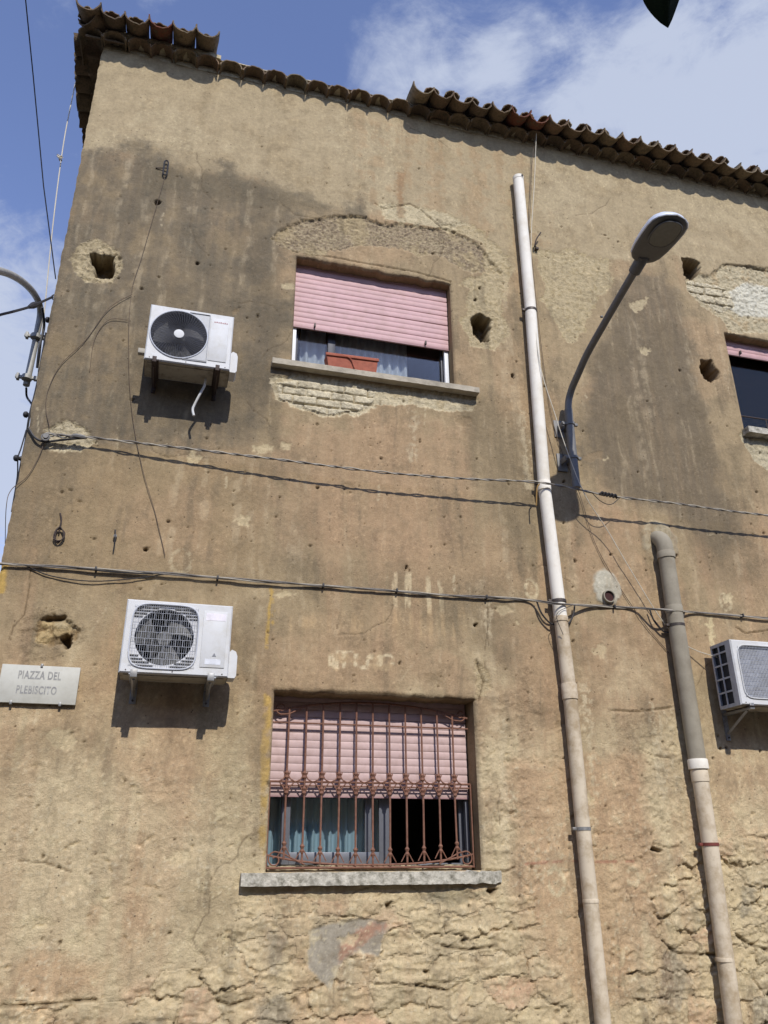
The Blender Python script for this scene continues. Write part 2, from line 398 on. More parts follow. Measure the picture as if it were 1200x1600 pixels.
# openings: x0, x1, z0, z1
OPEN = [(0.88, 2.57, 6.05, 7.38), (0.87, 2.61, 1.53, 2.88), (6.05, 7.74, 6.05, 7.38)]
STEP = 0.0108
def axis(br, fine_to, lo_fine):
    out = [br[0]]
    for a, b in zip(br[:-1], br[1:]):
        st = STEP if (b <= fine_to and a >= lo_fine) else 0.05
        k = max(1, int(round((b-a)/st))); out += list(np.linspace(a, b, k+1)[1:])
    return np.array(out)
XS = axis([XL, 0.87, 0.88, 2.57, 2.61, 6.05, 7.3, 7.74, 9.0], 7.4, -9)
ZS = axis([0.0, 0.3, 1.53, 2.88, 6.05, 7.38, 9.80], 20, 0.29)
nx, nz = len(XS), len(ZS)
GX, GZ = np.meshgrid(XS, ZS); X = GX.ravel().copy(); Z = GZ.ravel().copy()
NV = X.size
print('wall verts', NV)

def poly_sdf(px_poly, x=None, z=None, world=False):
    """signed distance (inside > 0) to a polygon given where it stands on the wall"""
    P = np.array([p if world else W(*p) for p in px_poly]); x = X if x is None else x; z = Z if z is None else z
    n = len(P); out = np.full(x.shape, -9.0)
    lo = P.min(0)-0.6; hi = P.max(0)+0.6
    idx = np.where((x > lo[0]) & (x < hi[0]) & (z > lo[1]) & (z < hi[1]))[0]
    xx = x[idx]; zz = z[idx]; d2 = np.full(xx.shape, 1e9); ins = np.zeros(xx.shape, bool)
    for i in range(n):
        a = P[i]; b = P[(i+1) % n]; e = b-a; wx = xx-a[0]; wz = zz-a[1]
        t = np.clip((wx*e[0]+wz*e[1])/(e@e), 0, 1)
        d2 = np.minimum(d2, (wx-t*e[0])**2+(wz-t*e[1])**2)
        c1 = (a[1] <= zz) & (b[1] > zz); c2 = (a[1] > zz) & (b[1] <= zz)
        cr = e[0]*wz-e[1]*wx
        ins ^= (c1 & (cr > 0)) | (c2 & (cr < 0))
    d = np.sqrt(d2); out[idx] = np.where(ins, d, -d)
    return out
def line_dist(px_line, world=False):
    P = np.array([p if world else W(*p) for p in px_line]); out = np.full(NV, 9.0)
    lo = P.min(0)-0.25; hi = P.max(0)+0.25
    idx = np.where((X > lo[0]) & (X < hi[0]) & (Z > lo[1]) & (Z < hi[1]))[0]
    xx = X[idx]; zz = Z[idx]; d2 = np.full(xx.shape, 81.0)
    for a, b in zip(P[:-1], P[1:]):
        e = b-a; wx = xx-a[0]; wz = zz-a[1]; t = np.clip((wx*e[0]+wz*e[1])/(e@e+1e-9), 0, 1)
        d2 = np.minimum(d2, (wx-t*e[0])**2+(wz-t*e[1])**2)
    out[idx] = np.sqrt(d2); return out
F05 = NZ[0].fbm(X*0.9, Z*0.9, 4); F2 = NZ[1].fbm(X*2.3, Z*2.3, 5); F6 = NZ[2].fbm(X*6, Z*6, 5, 0.55)
F20 = NZ[3].fbm(X*20, Z*20, 3, 0.6); STRK = NZ[4].fbm(X*5.5, Z*0.55, 5, 0.6); STRK2 = NZ[5].fbm(X*16, Z*1.1, 4, 0.6)
F60 = NZ[6].fbm(X*45, Z*45, 2, 0.6)
def mask(poly, soft=0.1, rag=0.08, fine=0.03, world=False):
    s = poly_sdf(poly, world=world); s = s+F2*rag+F6*rag*0.6+F20*fine
    return sstep(-soft/2, soft/2, s)

# ---- height
H = F05*0.008+F2*0.006+F6*0.0025+F20*0.0008
rgh = np.full(NV, 0.35)
# the lower storey is far rougher: pieces of render lost, lumps of mortar
low = sstep(3.3, 1.7, Z+F2*0.5+F05*0.4)
lumps = NZ[7].fbm(X*5+F6*0.5, Z*9+F6*0.8, 5, 0.6)
strata = NZ[8].ridge(X*2.2+F2*0.4, Z*6.0+F2*0.9, 4, 0.55)
keep = sstep(-0.1, 0.35, F2+0.5*F05)                  # where the smooth skin of render is still there
R_low = low*(0.35+0.65*(1-keep))
H += R_low*(lumps*0.006+F20*0.0025+F60*.001)
gash = sstep(.10, .35, NZ[9].fbm(X*3.1, Z*7.3, 3))*low; H -= gash*sstep(0.70, 0.92, strata)*0.018
rgh += R_low*0.45
patches_rough = [
 [(30,960),(110,950),(150,985),(140,1015),(90,1030),(30,1015)],
 [(770,1100),(830,1040),(830,1380),(780,1380)],
 [(960,1120),(1060,1120),(1100,1300),(1100,1700),(930,1700),(950,1300)],
]
for pl in patches_rough:
    m = mask(pl, 0.12, 0.12); H += m*(lumps*0.008+F20*0.003); rgh = np.maximum(rgh, m*0.9)
# places where the render has come off
def fallen(poly, depth=0.02, rough=0.006, rag=0.06):
    global H, rgh
    m = mask(poly, 0.022, rag, 0.025); H = H-m*depth+m*(F20*rough+lumps*rough*0.8+F60*rough*0.35); rgh = np.maximum(rgh, m*1.3); return m
agg0 = H.copy(); agg = fallen([(428,372),(450,352),(480,340),(535,336),(590,345),(640,350),(700,358),(745,372),(765,400),(780,425),(740,428),(690,400),(640,392),(560,382),(520,392),(470,395),(440,388)], 0.028, 0.006, 0.05)
H += agg*(NZ[7].fbm(X*26, Z*34, 4, .75)*.012)
cream1 = fallen([(690,350),(740,350),(790,395),(800,430),(780,470),(790,520),(775,545),(735,540),(720,500),(735,450),(715,445),(760,420),(755,385)], 0.014, 0.006)
cream2 = fallen([(590,318),(640,318),(700,335),(740,352),(700,356),(640,350),(600,342)], 0.012, 0.005, 0.03)
under1 = fallen([(425,592),(470,586),(590,600),(745,622),(742,640),(690,642),(640,630),(590,636),(560,648),(505,652),(470,640),(430,622)], 0.022, 0.006, 0.025)
cream3 = fallen([(838,390),(900,395),(965,405),(955,430),(930,470),(915,520),(895,540),(850,470)], 0.012, 0.005, 0.1)
w3a = fallen([(1070,425),(1110,430),(1130,412),(1215,420),(1400,430),(1400,520),(1140,520),(1130,500),(1100,480),(1072,450)], 0.03, 0.012, 0.02)
w3b = fallen([(1155,680),(1165,665),(1300,690),(1300,760),(1210,740),(1180,720)], 0.02, 0.01, 0.02)
anch = fallen([(70,672),(105,655),(130,665),(150,690),(125,705),(75,700)], 0.02, 0.01, 0.02)
holeL = fallen([(108,405),(125,385),(150,372),(185,392),(192,420),(175,442),(135,440),(118,425)], 0.012, 0.012, 0.02)
stn = fallen([(55,985),(65,965),(100,962),(125,985),(118,1000),(80,1010),(58,1000)], 0.03, 0.01, 0.01)
crnr = fallen([(742,1030),(765,1050),(770,1075),(745,1092)], 0.02, 0.008, 0.01)
jambR = mask([(742,1130),(775,1160),(790,1260),(800,1345),(745,1345)], 0.1, 0.1); H += jambR*(lumps*0.01+F20*0.004); rgh = np.maximum(rgh, jambR)
# smooth lump of cement round pipe ends
def blob(px, py, r, hgt):
    global H
    cx_, cz_ = W(px, py); d = np.hypot(X-cx_, (Z-cz_)*0.9)+F6*0.03+F2*0.02
    m = sstep(r, r*0.85, d); H = H+m*hgt; return m
cemV = blob(948, 918, 0.165, 0.014); cemE = blob(1032, 848, 0.23, 0.012)
# voronoi rubble in the bottom zones: the stones themselves
sdfC = poly_sdf([(370,1402),(560,1400),(790,1392),(840,1400),(860,1480),(900,1560),(920,1720),(300,1720),(330,1540),(345,1470)])
sdfR = poly_sdf([(1010,1400),(1060,1345),(1110,1300),(1260,1290),(1300,1720),(945,1720),(975,1600),(985,1520),(1030,1480)])
sdfL = poly_sdf([(-60,1720),(-60,1575),(60,1560),(180,1545),(290,1500),(350,1500),(340,1720)])
SD = np.maximum(np.maximum(sdfC, sdfR), sdfL)+F2*0.07+F6*0.03
rng = np.random.RandomState(5)
pts = []
z = 0.02; row = 0
while z < 2.35:
    hh = rng.uniform(0.12, 0.23); x = -1.6+rng.uniform(0, 0.3)
    while x < 7.0:
        ww = rng.uniform(0.18, 0.56); pts.append((x+ww/2, z+hh/2+rng.uniform(-0.03, 0.03))); x += ww
    z += hh
pts = np.array(pts)
cell = np.full(NV, -1, np.int32); edge = np.full(NV, 9.0)
idx = np.where((SD > -0.08) & (Z < 2.3))[0]
ax_ = X[idx]+F6[idx]*0.06+F20[idx]*0.018+NZ[9].fbm(X[idx]*9, Z[idx]*9, 3)*0.03; az_ = Z[idx]+NZ[10].fbm(X[idx]*4, Z[idx]*4, 5, .6)*0.06+F20[idx]*.008
for s0 in range(0, len(idx), 20000):
    sl = slice(s0, s0+20000)
    dx = (ax_[sl, None]-pts[None, :, 0])*0.58; dz = az_[sl, None]-pts[None, :, 1]
    d = np.sqrt(dx*dx+dz*dz); o2 = np.argpartition(d, 1, 1)[:, :2]
    r_ = np.arange(d.shape[0]); da = d[r_, o2[:, 0]]; db = d[r_, o2[:, 1]]
    sw = da > db; i1 = np.where(sw, o2[:, 1], o2[:, 0]); f1 = np.minimum(da, db); f2 = np.maximum(da, db)
    cell[idx[sl]] = i1; edge[idx[sl]] = (f2-f1)*0.5
inS = sstep(-0.02, 0.05, SD)*(cell >= 0)
hs = rng.uniform(-0.014, 0.014, len(pts)); tx = rng.uniform(-0.06, 0.06, len(pts)); tz = rng.uniform(-0.22, 0.10, len(pts))
ci = np.maximum(cell, 0)
vis = sstep(-0.12, 0.30, NZ[11].fbm(X*2.6, Z*4.2, 4)+0.22*sstep(1.0, 0.55, Z)+0.12*(sdfR > 0)-.17)*sstep(-.5, .1, F20+F6)   # how open the joint is
domeH = sstep(0.0, 0.035, edge)
Hs = hs[ci]+tx[ci]*(X-pts[ci, 0])+tz[ci]*(Z-pts[ci, 1])
ledge = sstep(-.02, .08, NZ[6].fbm(X*3+4, Z*8, 4, .6))
H = H+inS*(Hs*(0.35+.65*vis)*sstep(0, .02, edge+.006)-(1-sstep(0.0, 0.012+.008*F6, edge))*(0.001+0.023*vis)+ledge*.010+F20*.0022+F60*.0012+lumps*.004)
rgh = np.maximum(rgh, inS*0.6)
# bricks bared under the upper sill and beside the right-hand window
def bricks(poly, bh, bw, seed, base):
    s = poly_sdf(poly)+F6*0.02; m = s > 0.0
    cx0 = X+F20*0.003; cz0 = Z+F6*0.006
    row = np.floor(cz0/bh); off = (row % 2)*0.5*bw+np.sin(row*12.9)*0.06
    colm = np.floor((cx0+off)/bw)
    ez = np.minimum(cz0-row*bh, (row+1)*bh-cz0); ex = np.minimum(cx0+off-colm*bw, (colm+1)*bw-cx0-off)
    e = np.minimum(ez, ex); ids = (row*97+colm).astype(np.int64)
    u, inv = np.unique(ids[m], return_inverse=True)
    c = np.full(NV, -1, np.int32); c[m] = inv+base
    return c, e, m, len(u)
bc1, be1, bm1, nb1 = bricks([(434,598),(470,592),(530,600),(587,607),(585,628),(560,642),(510,648),(470,636),(436,622)], 0.088, 0.235, 1, 5000)
bc3, be3, bm3, nb3 = bricks([(1074,437),(1108,441),(1138,452),(1150,478),(1128,488),(1098,468),(1074,455)], 0.115, 0.26, 2, 6000)
brng = rng.uniform(-0.009, 0.009, 8000)
for bc, be, bm_ in ((bc1, be1, bm1), (bc3, be3, bm3)):
    k = bm_.astype(float)
    H = H+k*(0.012+brng[np.maximum(bc, 0)]-(1-sstep(0.0, 0.012, be))*0.024)
    cell = np.where(bm_, bc, cell)
    edge = np.where(bm_, be, edge)
# three bare stones in the hole left of the lower air conditioner
for k, (pts3, lift) in enumerate([([(81,990),(80,972),(95,970),(108,978),(110,990),(98,995),(85,996)], 0.03), ([(55,1000),(62,985),(78,982),(82,995),(76,1005),(60,1006)], 0.025), ([(63,978),(66,968),(80,967),(82,974),(74,980)], 0.02)]):
    s = poly_sdf(pts3)+F20*0.003
    m = s > 0; H = np.where(m, H+lift*np.sqrt(np.clip(s/0.06, 0, 1)), H); cell = np.where(m, 7000+k, cell); edge = np.where(m, s+0.02, edge)
# holes left by scaffolding
deep = np.zeros(NV)
for pl, dep in [([(140,395),(160,397),(181,397),(178,415),(176,433),(150,432),(147,418),(138,405)], 0.22),
                ([(737,492),(752,489),(770,497),(766,515),(764,533),(752,534),(742,522),(737,505)], 0.22),
                ([(1094,562),(1112,563),(1124,580),(1124,592),(1112,597),(1100,592),(1093,576)], 0.2),
                ([(1066,404),(1080,404),(1094,410),(1096,424),(1086,434),(1068,430)], 0.2),
                ([(91,996),(104,984),(112,990),(110,1006),(104,1012),(95,1002)], 0.14),
                ([(64,968),(72,962),(106,963),(100,968),(84,970),(74,972)], 0.06),
                ([(240,314),(246,311),(252,315),(250,320),(243,321)], 0.05),
                ([(600,1412),(612,1408),(614,1420),(604,1424)], 0.06), ([(762,1386),(778,1388),(770,1400),(760,1394)], 0.06),
                ([(1018,1322),(1036,1330),(1030,1334),(1016,1328)], 0.05),([(593,622),(598,622),(597,632),(592,632)], 0.05)]:
    s = poly_sdf(pl)+(F20*0.014+F6*0.022)*(1 if dep > .1 else .5); m = sstep(-0.004, 0.022, s); H = H*(1-m)-m*dep*(1+0.3*F6); deep = np.maximum(deep, m)
# chips and bullet-like pits
rp = np.random.RandomState(11); npit = 1100
pit = np.zeros(NV)
def pit_at(x, z, r, dpt):
    global H
    j0, j1 = np.searchsorted(XS, [x-2*r, x+2*r]); i0, i1 = np.searchsorted(ZS, [z-2*r, z+2*r])
    if j1 <= j0 or i1 <= i0: return
    ii, jj = np.meshgrid(np.arange(i0, i1), np.arange(j0, j1), indexing='ij'); k = (ii*nx+jj).ravel()
    d = np.hypot(X[k]-x, (Z[k]-z)*rp.uniform(.8, 1.6))*(1+0.8*F20[k]); m = sstep(r, r*0.35, d); H[k] -= m*dpt; pit[k] = np.maximum(pit[k], m)
for i in range(npit):
    x = rp.uniform(-1.3, 7.2); z = rp.uniform(0.4, 9.2)
    if z > 8.6 and rp.rand() < 0.8: continue
    if 5.2 < z < 8 and 3.7 < x < 6 and rp.rand() < 0.7: continue
    r = rp.choice([0.008, 0.011, 0.015, 0.022], p=[.58, .28, .11, .03]); pit_at(x, z, r, r*rp.uniform(1.0, 2.0))
# cracks: thin real gashes
crack = np.zeros(NV)
for ln, wdt, dp in [([(690,355),(660,328),(640,318),(600,325),(585,318)], .010, .012), ([(440,385),(480,396),(520,402),(560,410),(610,418),(650,425),(705,440)], .012, .014),
                    ([(640,200),(680,215),(700,230)], .008, .006), ([(1135,412),(1165,415),(1215,424)], .014, .02), ([(1075,452),(1100,458),(1125,462)], .010, .012),
                    ([(30,1345),(70,1348),(110,1362)], .010, .010), ([(0,1572),(60,1570),(150,1562)], .016, .022), ([(340,1565),(360,1572),(395,1560)], .016, .022),
                    ([(1020,1318),(1045,1325),(1060,1322)], .01, .015), ([(955,1110),(1000,1112),(1050,1105)], .012, .014), ([(760,1360),(790,1362),(805,1355)], .014, .02),
                    ([(455,1085),(520,1080),(600,1084),(700,1090),(745,1093)], .010, .010), ([(1035,1470),(1050,1485),(1062,1490),(1120,1492)], .016, .02),
                    ([(1150,1460),(1170,1475),(1200,1485)], .018, .028), ([(690,1478),(730,1485),(775,1478)], .016, .02), ([(650,1540),(680,1545),(700,1548)], .016, .024),
                    ([(1150,980),(1165,990),(1200,985)], .012, .016), ([(745,1030),(757,1065),(748,1095)], .012, .015), ([(1000,1170),(1020,1180),(1050,1185)], .010, .012),
                    ([(48,890),(44,930),(38,960),(20,980),(15,1000)], .009, .006), ([(762,935),(762,980),(758,1020),(760,1060)], .009, .006)]:
    d = line_dist(ln)+F20*0.004+np.abs(F6)*0.004; m = sstep(wdt, wdt*0.3, d); H = H-m*dp; crack = np.maximum(crack, m)
# rounded, hand-finished arrises round the openings; the outline itself is uneven
RND = [0.03, 0.04, 0.03]
def top_ragged(x, k):
    return (NZ[2].fbm(x*5+k*31, x*0+3.3, 4)*0.022+NZ[3].fbm(x*22+k*3, x*0+1.3, 3)*0.008)*(1.0 if k != 1 else 0.6)
def side_ragged(z, k):
    return NZ[5].fbm(z*4+k*13, z*0+7.7, 3)*0.006
dropt = np.zeros(NV); shx = np.zeros(NV)
for k, (x0, x1, z0, z1) in enumerate(OPEN):
    dx = np.maximum(np.maximum(x0-X, X-x1), 0); dz = np.maximum(np.maximum(z0-Z, Z-z1), 0); d = np.hypot(dx, dz)
    r0 = RND[k]; m = d < r0; q = np.clip(d/r0, 0, 1)
    rd = r0-np.sqrt(np.clip(r0*r0-(r0-np.clip(d, 0, r0))**2, 0, None))
    H = np.where(m, H*q-rd, H); cell = np.where(d < r0*1.2, -1, cell)
    above = (Z >= z1-1e-6) & (X > x0-0.1) & (X < x1+0.1)
    endf = sstep(0, 0.12, np.minimum(X-x0, x1-X))
    dropt += np.where(above, top_ragged(X, k)*np.exp(-(Z-z1)/0.05)*endf, 0)
# uneven corner of the building
cdist = X-XL
H = H*sstep(0, 0.03, cdist)+NZ[1].fbm(Z*3, Z*0, 4)*0.004*(1-sstep(0, .03, cdist))
H = H-(1-sstep(0, 0.03, cdist))*(0.012+0.012*np.clip(NZ[3].fbm(Z*7, Z*0+4, 4), 0, 1))
shx = (1-sstep(0, 0.05, cdist))*(NZ[2].fbm(Z*6, Z*0+5, 5)*0.010)

# ---- colour (albedo)
k_alb = 0.90
def A(r, g, b):
    c = lin((r, g, b)); return (c*0.91+c.mean()*0.09)*np.array((1.0, .985, .915))*k_alb
C = np.tile(A(164, 144, 112), (NV, 1))
C = mixc3(C, A(172, 145, 112), sstep(-0.2, 0.5, F05+0.4*STRK)*0.7)
C = mixc3(C, A(140, 122, 96), sstep(0.0, 0.6, F2*0.7+STRK*0.6)*0.55)
# pale tan skim under the eaves
top = mask([(90,20),(1300,250),(1300,560),(1160,520),(1100,430),(1060,395),(1000,400),(900,425),(845,395),(790,430),(700,345),(560,332),(480,322),(400,282),(300,268),(250,252),(190,235),(120,245)], 0.14, 0.08)
C = mixc3(C, A(174, 156, 124), top*0.93)
C = mixc3(C, A(166, 146, 112), top*sstep(0.0, 0.5, F2)*0.5)
C = mixc3(C, A(182, 166, 134), top*sstep(0.1, 0.5, F05+F6*0.4)*0.4)
C = mixc3(C, A(160, 132, 98), mask([(560,180),(830,240),(860,400),(790,420),(700,340),(560,320)], 0.3, 0.2)*sstep(-.1, .5, F6+STRK)*0.5)
# black and grey mould in the upper left
dkL = mask([(110,236),(190,232),(260,252),(330,262),(400,276),(480,318),(560,330),(470,342),(430,372),(455,410),(458,560),(430,580),(425,680),(380,715),(300,705),(200,690),(150,700),(40,860),(0,900),(-20,700),(60,420)], 0.34, 0.2)*(.72+.28*sstep(-.4, .3, STRK2+.5*STRK))
C = mixc3(C, A(120, 108, 90), dkL*0.97)
C = mixc3(C, A(100, 93, 80), dkL*sstep(0.0, 0.5, F2+0.5*F6)*0.6)
C = mixc3(C, A(150, 130, 98), dkL*sstep(0.05, 0.6, -F2+0.3*F6)*0.5)
edgeL = mask([(240,262),(300,262),(400,280),(520,322),(500,335),(430,330),(300,300),(230,290)], 0.16, 0.08)
C = mixc3(C, A(108, 98, 80), edgeL*0.6)
for pl, s in [([(380,345),(445,340),(455,560),(410,600),(385,520)], .5), ([(210,430),(290,440),(380,480),(380,640),(300,690),(210,660)], .45), ([(410,620),(450,680),(460,760),(420,800),(395,720)], .4)]:
    C = mixc3(C, A(104, 94, 78), mask(pl, 0.35, 0.2)*s)
mid = mask([(20,720),(140,700),(300,720),(420,700),(420,930),(0,930)], 0.3, 0.15)
C = mixc3(C, A(152, 130, 98), mid*0.6)
for pl, s in [([(190,760),(330,770),(340,870),(200,880)], .6), ([(440,650),(740,660),(745,760),(700,880),(430,850)], .75), ([(380,700),(440,690),(430,870),(395,850)], .3), ([(1080,800),(1200,810),(1200,930),(1080,930)], .5), ([(890,780),(1000,790),(1010,930),(900,930)], .8), ([(770,960),(870,960),(890,1300),(800,1320)], .7), ([(900,960),(1040,960),(1060,1110),(905,1120)], .8), ([(430,1000),(740,1010),(740,1078),(430,1070)], .7), ([(1090,1110),(1200,1150),(1200,1400),(1110,1320)], .5)]:
    C = mixc3(C, A(172, 144, 112), mask(pl, 0.3, 0.15)*s*(0.75+0.25*sstep(-.3, .3, F6)))
# dark vertical washes
for pl, s in [([(455,740),(490,740),(500,880),(455,900)], .4), ([(375,920),(420,930),(415,1090),(380,1080)], .65), ([(730,600),(790,640),(835,760),(835,900),(790,860),(745,760)], .62), ([(740,880),(800,900),(810,1060),(765,1080),(745,1000)], .55), ([(850,980),(900,960),(925,1300),(890,1300)], .25), ([(700,770),(760,780),(760,870),(700,850)], .35),
              ([(1060,700),(1130,700),(1190,860),(1190,930),(1090,900)], .55), ([(830,560),(880,600),(880,700),(835,700)], .3), ([(440,870),(760,900),(765,940),(440,930)], .45), ([(365,1160),(410,1150),(410,1350),(375,1350)], .45), ([(240,900),(350,900),(350,935),(240,932)], .5), ([(735,1090),(760,1100),(765,1150),(745,1150)], .4), ([(570,395),(700,440),(710,600),(760,620),(740,760),(700,640)], .0)]:
    C = mixc3(C, A(118, 104, 82), mask(pl, 0.3, 0.12)*s*(0.65+0.35*sstep(-.4, .4, STRK2)))
# dark cement wash below the street lamp
dkR = mask([(985,420),(1035,425),(1060,450),(1085,545),(1105,660),(1125,760),(1170,850),(1130,860),(1040,800),(960,770),(905,700),(908,620),(945,520)], 0.22, 0.1)*(.78+.22*sstep(-.4, .3, STRK2+.5*STRK))
C = mixc3(C, A(120, 107, 88), dkR*0.97)
C = mixc3(C, A(118, 104, 82), dkR*sstep(-0.1, 0.5, F2+F6*0.4)*0.5)
# lower storey
C = mixc3(C, A(206, 186, 150), low*0.97*sstep(-0.9, 0.2, F2+0.3))
C = mixc3(C, A(192, 160, 124), low*sstep(0.0, 0.45, F05*0.8+STRK*0.5)*0.55)
C = mixc3(C, A(216, 198, 160), low*sstep(0.1, 0.5, -F2+F6*0.5)*0.6)
C = mixc3(C, A(146, 126, 94), low*sstep(0.15, 0.6, F6*0.7+lumps*0.5)*0.45)
for pl, s in [([(780,1180),(1000,1180),(1010,1360),(990,1560),(820,1560),(800,1380)], .6), ([(20,1490),(170,1500),(160,1565),(10,1570)], .7), ([(190,1390),(230,1390),(230,1450),(190,1450)], .5), ([(60,1575),(180,1570),(190,1640),(60,1640)], .7), ([(220,1200),(300,1190),(290,1280),(220,1270)], .4)]:
    C = mixc3(C, A(192, 158, 122), mask(pl, 0.16, 0.1)*s)
for pl, s in [([(0,1130),(60,1150),(40,1230),(0,1260)], .4), ([(300,1100),(400,1100),(400,1380),(330,1300)], .4), ([(280,1380),(380,1400),(350,1500),(270,1450)], .4)]:
    C = mixc3(C, A(148, 130, 98), mask(pl, 0.25, 0.15)*s)
# rubble: each stone a little different
srgb = rng.uniform(-1, 1, len(pts)); shue = rng.uniform(0, 1, len(pts))
stc = np.where(shue[ci][:, None] < 0.25, A(206, 168, 136)[None, :], np.where(shue[ci][:, None] < 0.8, A(210, 190, 150)[None, :], A(194, 178, 144)[None, :]))*(1+0.14*srgb[ci])[:, None]
ms = inS*sstep(-0.002, 0.02, edge)*0.75; ms = ms*(.45+.55*vis); C = C*(1-ms[:, None])+stc*ms[:, None]
C = mixc3(C, A(120, 100, 72), inS*(1-sstep(0.0, 0.012, edge))*(0.0+0.35*vis))
# bare patches
def paint(m, a, s=1.0, n=None):
    global C
    C = mixc3(C, A(*a), m*s*(1 if n is None else n))
paint(agg, (168, 150, 122), .95); AGN = NZ[8].fbm(X*30, Z*38, 4, .75); paint(agg, (112, 97, 84), .7, sstep(0.05, 0.5, AGN+.5*F6)); paint(agg, (206, 188, 152), .75, sstep(0.1, 0.6, -AGN-.4*F6)); paint(agg, (188, 168, 130), .8, sstep(.1, .5, F2-.3*F6))
for m in (cream1, cream3): paint(m, (204, 186, 148), .8); paint(m, (166, 146, 104), .5, sstep(0.05, .5, F20+F6*.5))
paint(cream2, (212, 196, 160), .85)
paint(under1, (218, 204, 172), .9); paint(under1, (170, 150, 110), .5, sstep(0.1, .5, F6))
paint(w3a, (204, 190, 158), .9); paint(w3a, (168, 138, 96), .5, sstep(0.1, .5, F6+F20*.4))
paint(mask([(1140,455),(1165,440),(1215,448),(1300,450),(1300,500),(1215,495),(1160,492),(1140,480)], .04, .02, .02), (222, 218, 202), .9)
paint(w3b, (206, 194, 164), .9); paint(anch, (212, 198, 166), .85); paint(holeL, (206, 188, 150), .8); paint(holeL, (120, 104, 78), .5, sstep(.1, .4, F20))
paint(stn, (150, 124, 86), .8); paint(crnr, (196, 176, 138), .8)
for m, b_ in ((bc1, bm1), (bc3, bm3)):
    br = b_.astype(float); paint(br, (220, 208, 180), .9)
    C *= (1+br*brng[np.maximum(m, 0)]*8)[:, None]
for k in range(3): paint((cell == 7000+k).astype(float), (196, 170, 122), .95)
paint(cemV, (188, 184, 168), .9); paint(cemE, (176, 164, 138), .85, sstep(-.6, .1, F6))
# grey cement repairs low on the wall, one still with a smear of pink paint
gp = mask([(488,1455),(520,1440),(560,1438),(605,1436),(600,1462),(590,1495),(560,1480),(540,1492),(525,1510),(515,1540),(500,1535),(478,1515),(478,1490)], 0.02, 0.03, 0.01)
H = H*(1-gp*0.75)+gp*0.004; rgh = rgh*(1-gp)+0.1*gp; cell = np.where(gp > .3, -1, cell)
paint(gp, (160, 152, 138), .95); paint(gp*mask([(530,1480),(545,1460),(590,1440),(612,1440),(600,1455),(560,1475),(532,1500)], .05, .03), (178, 132, 106), .8)
for pl in ([(420,1460),(448,1465),(445,1500),(430,1530),(420,1510)], [(400,1570),(445,1545),(455,1600),(400,1640)], [(1035,1480),(1060,1478),(1075,1530),(1060,1570),(1035,1560)], [(1160,1385),(1176,1390),(1178,1430),(1160,1445),(1150,1420)], [(1180,1560),(1210,1560),(1210,1640),(1185,1640)], [(200,1600),(260,1585),(260,1640),(200,1640)], [(650,1395),(700,1390),(690,1410),(655,1415)]):
    m = mask(pl, 0.05, 0.05, .02); paint(m, (156, 146, 126), .75); H -= m*0.002
# lime bloom, flakes, drips
paint(mask([(610,900),(665,895),(690,905),(690,950),(610,945)], .08, .06), (204, 186, 150), .8, sstep(.05, .3, STRK2))
paint(mask([(440,955),(720,965),(720,990),(440,985)], .15, .1), (196, 166, 124), .5, sstep(-.1, .3, STRK2))
paint(mask([(1015,1100),(1030,1100),(1045,1250),(1030,1250)], .03, .03), (204, 188, 156), .7, sstep(-.1, .3, F20+STRK2))
paint(mask([(1104,965),(1112,965),(1118,1010),(1108,1010)], .02, .02), (210, 192, 150), .8)
paint(mask([(912,1080),(922,1080),(932,1230),(922,1230)], .03, .03), (200, 182, 150), .6, sstep(-.1, .2, F20))
paint(sstep(.30, .5, F6*0.7+F20*0.5)*low, (206, 190, 152), .5)
# long washes: soot, lime and rust colours drawn down by rain
WASH = NZ[11].fbm(X*7.0+F2*.3, Z*0.38, 5, .62); WASH2 = NZ[7].fbm(X*3.1+5, Z*0.30, 4, .6)
body = (1-top*.75)*(1-gp*.85)
C = mixc3(C, A(112, 100, 82), sstep(.12, .55, WASH)*body*.42*sstep(-.5, .3, F2+.3*F6))
C = mixc3(C, A(196, 178, 146), sstep(.12, .55, -WASH)*body*.30*sstep(-.4, .3, F6))
C = mixc3(C, A(178, 144, 112), sstep(.05, .5, WASH2)*body*.28*(1-dkL*.7)*(1-dkR*.8)*sstep(5.9, 4.6, Z)*(1-gp*.85))
C = mixc3(C, A(190, 160, 126), mask([(215,1040),(300,1180),(300,1300),(225,1290)], .3, .2)*.3)
C = mixc3(C, A(214, 200, 170), sstep(.30, .6, F20*.6+F60*.5+.3*F2)*low*.5)
for _w in ([(775,1120),(790,1120),(800,1345),(785,1345)], [(905,1070),(915,1070),(935,1330),(925,1330)], [(1040,1110),(1052,1110),(1070,1240),(1058,1240)], [(760,940),(768,940),(766,1080),(756,1080)], [(640,640),(652,640),(650,720),(642,720)], [(812,640),(822,640),(835,760),(826,760)]):
    paint(mask(_w, .05, .05, .02), (206, 190, 158), .5, sstep(-.3, .3, F20+STRK2))
# hairline cracks wandering over the render
rc = np.random.RandomState(77)
for _ in range(26):
    x_ = rc.uniform(60, 1180); y_ = rc.uniform(300, 1500); an = rc.uniform(0, 2*PI); ln = [(x_, y_)]
    for q in range(rc.randint(4, 10)):
        an += rc.uniform(-.7, .7); x_ += 13*math.cos(an); y_ += 13*math.sin(an); ln.append((x_, y_))
    d = line_dist(ln)+np.abs(F20)*.004; mcr = sstep(.009, .003, d); H = H-mcr*.004; paint(mcr, (92, 78, 60), .5)
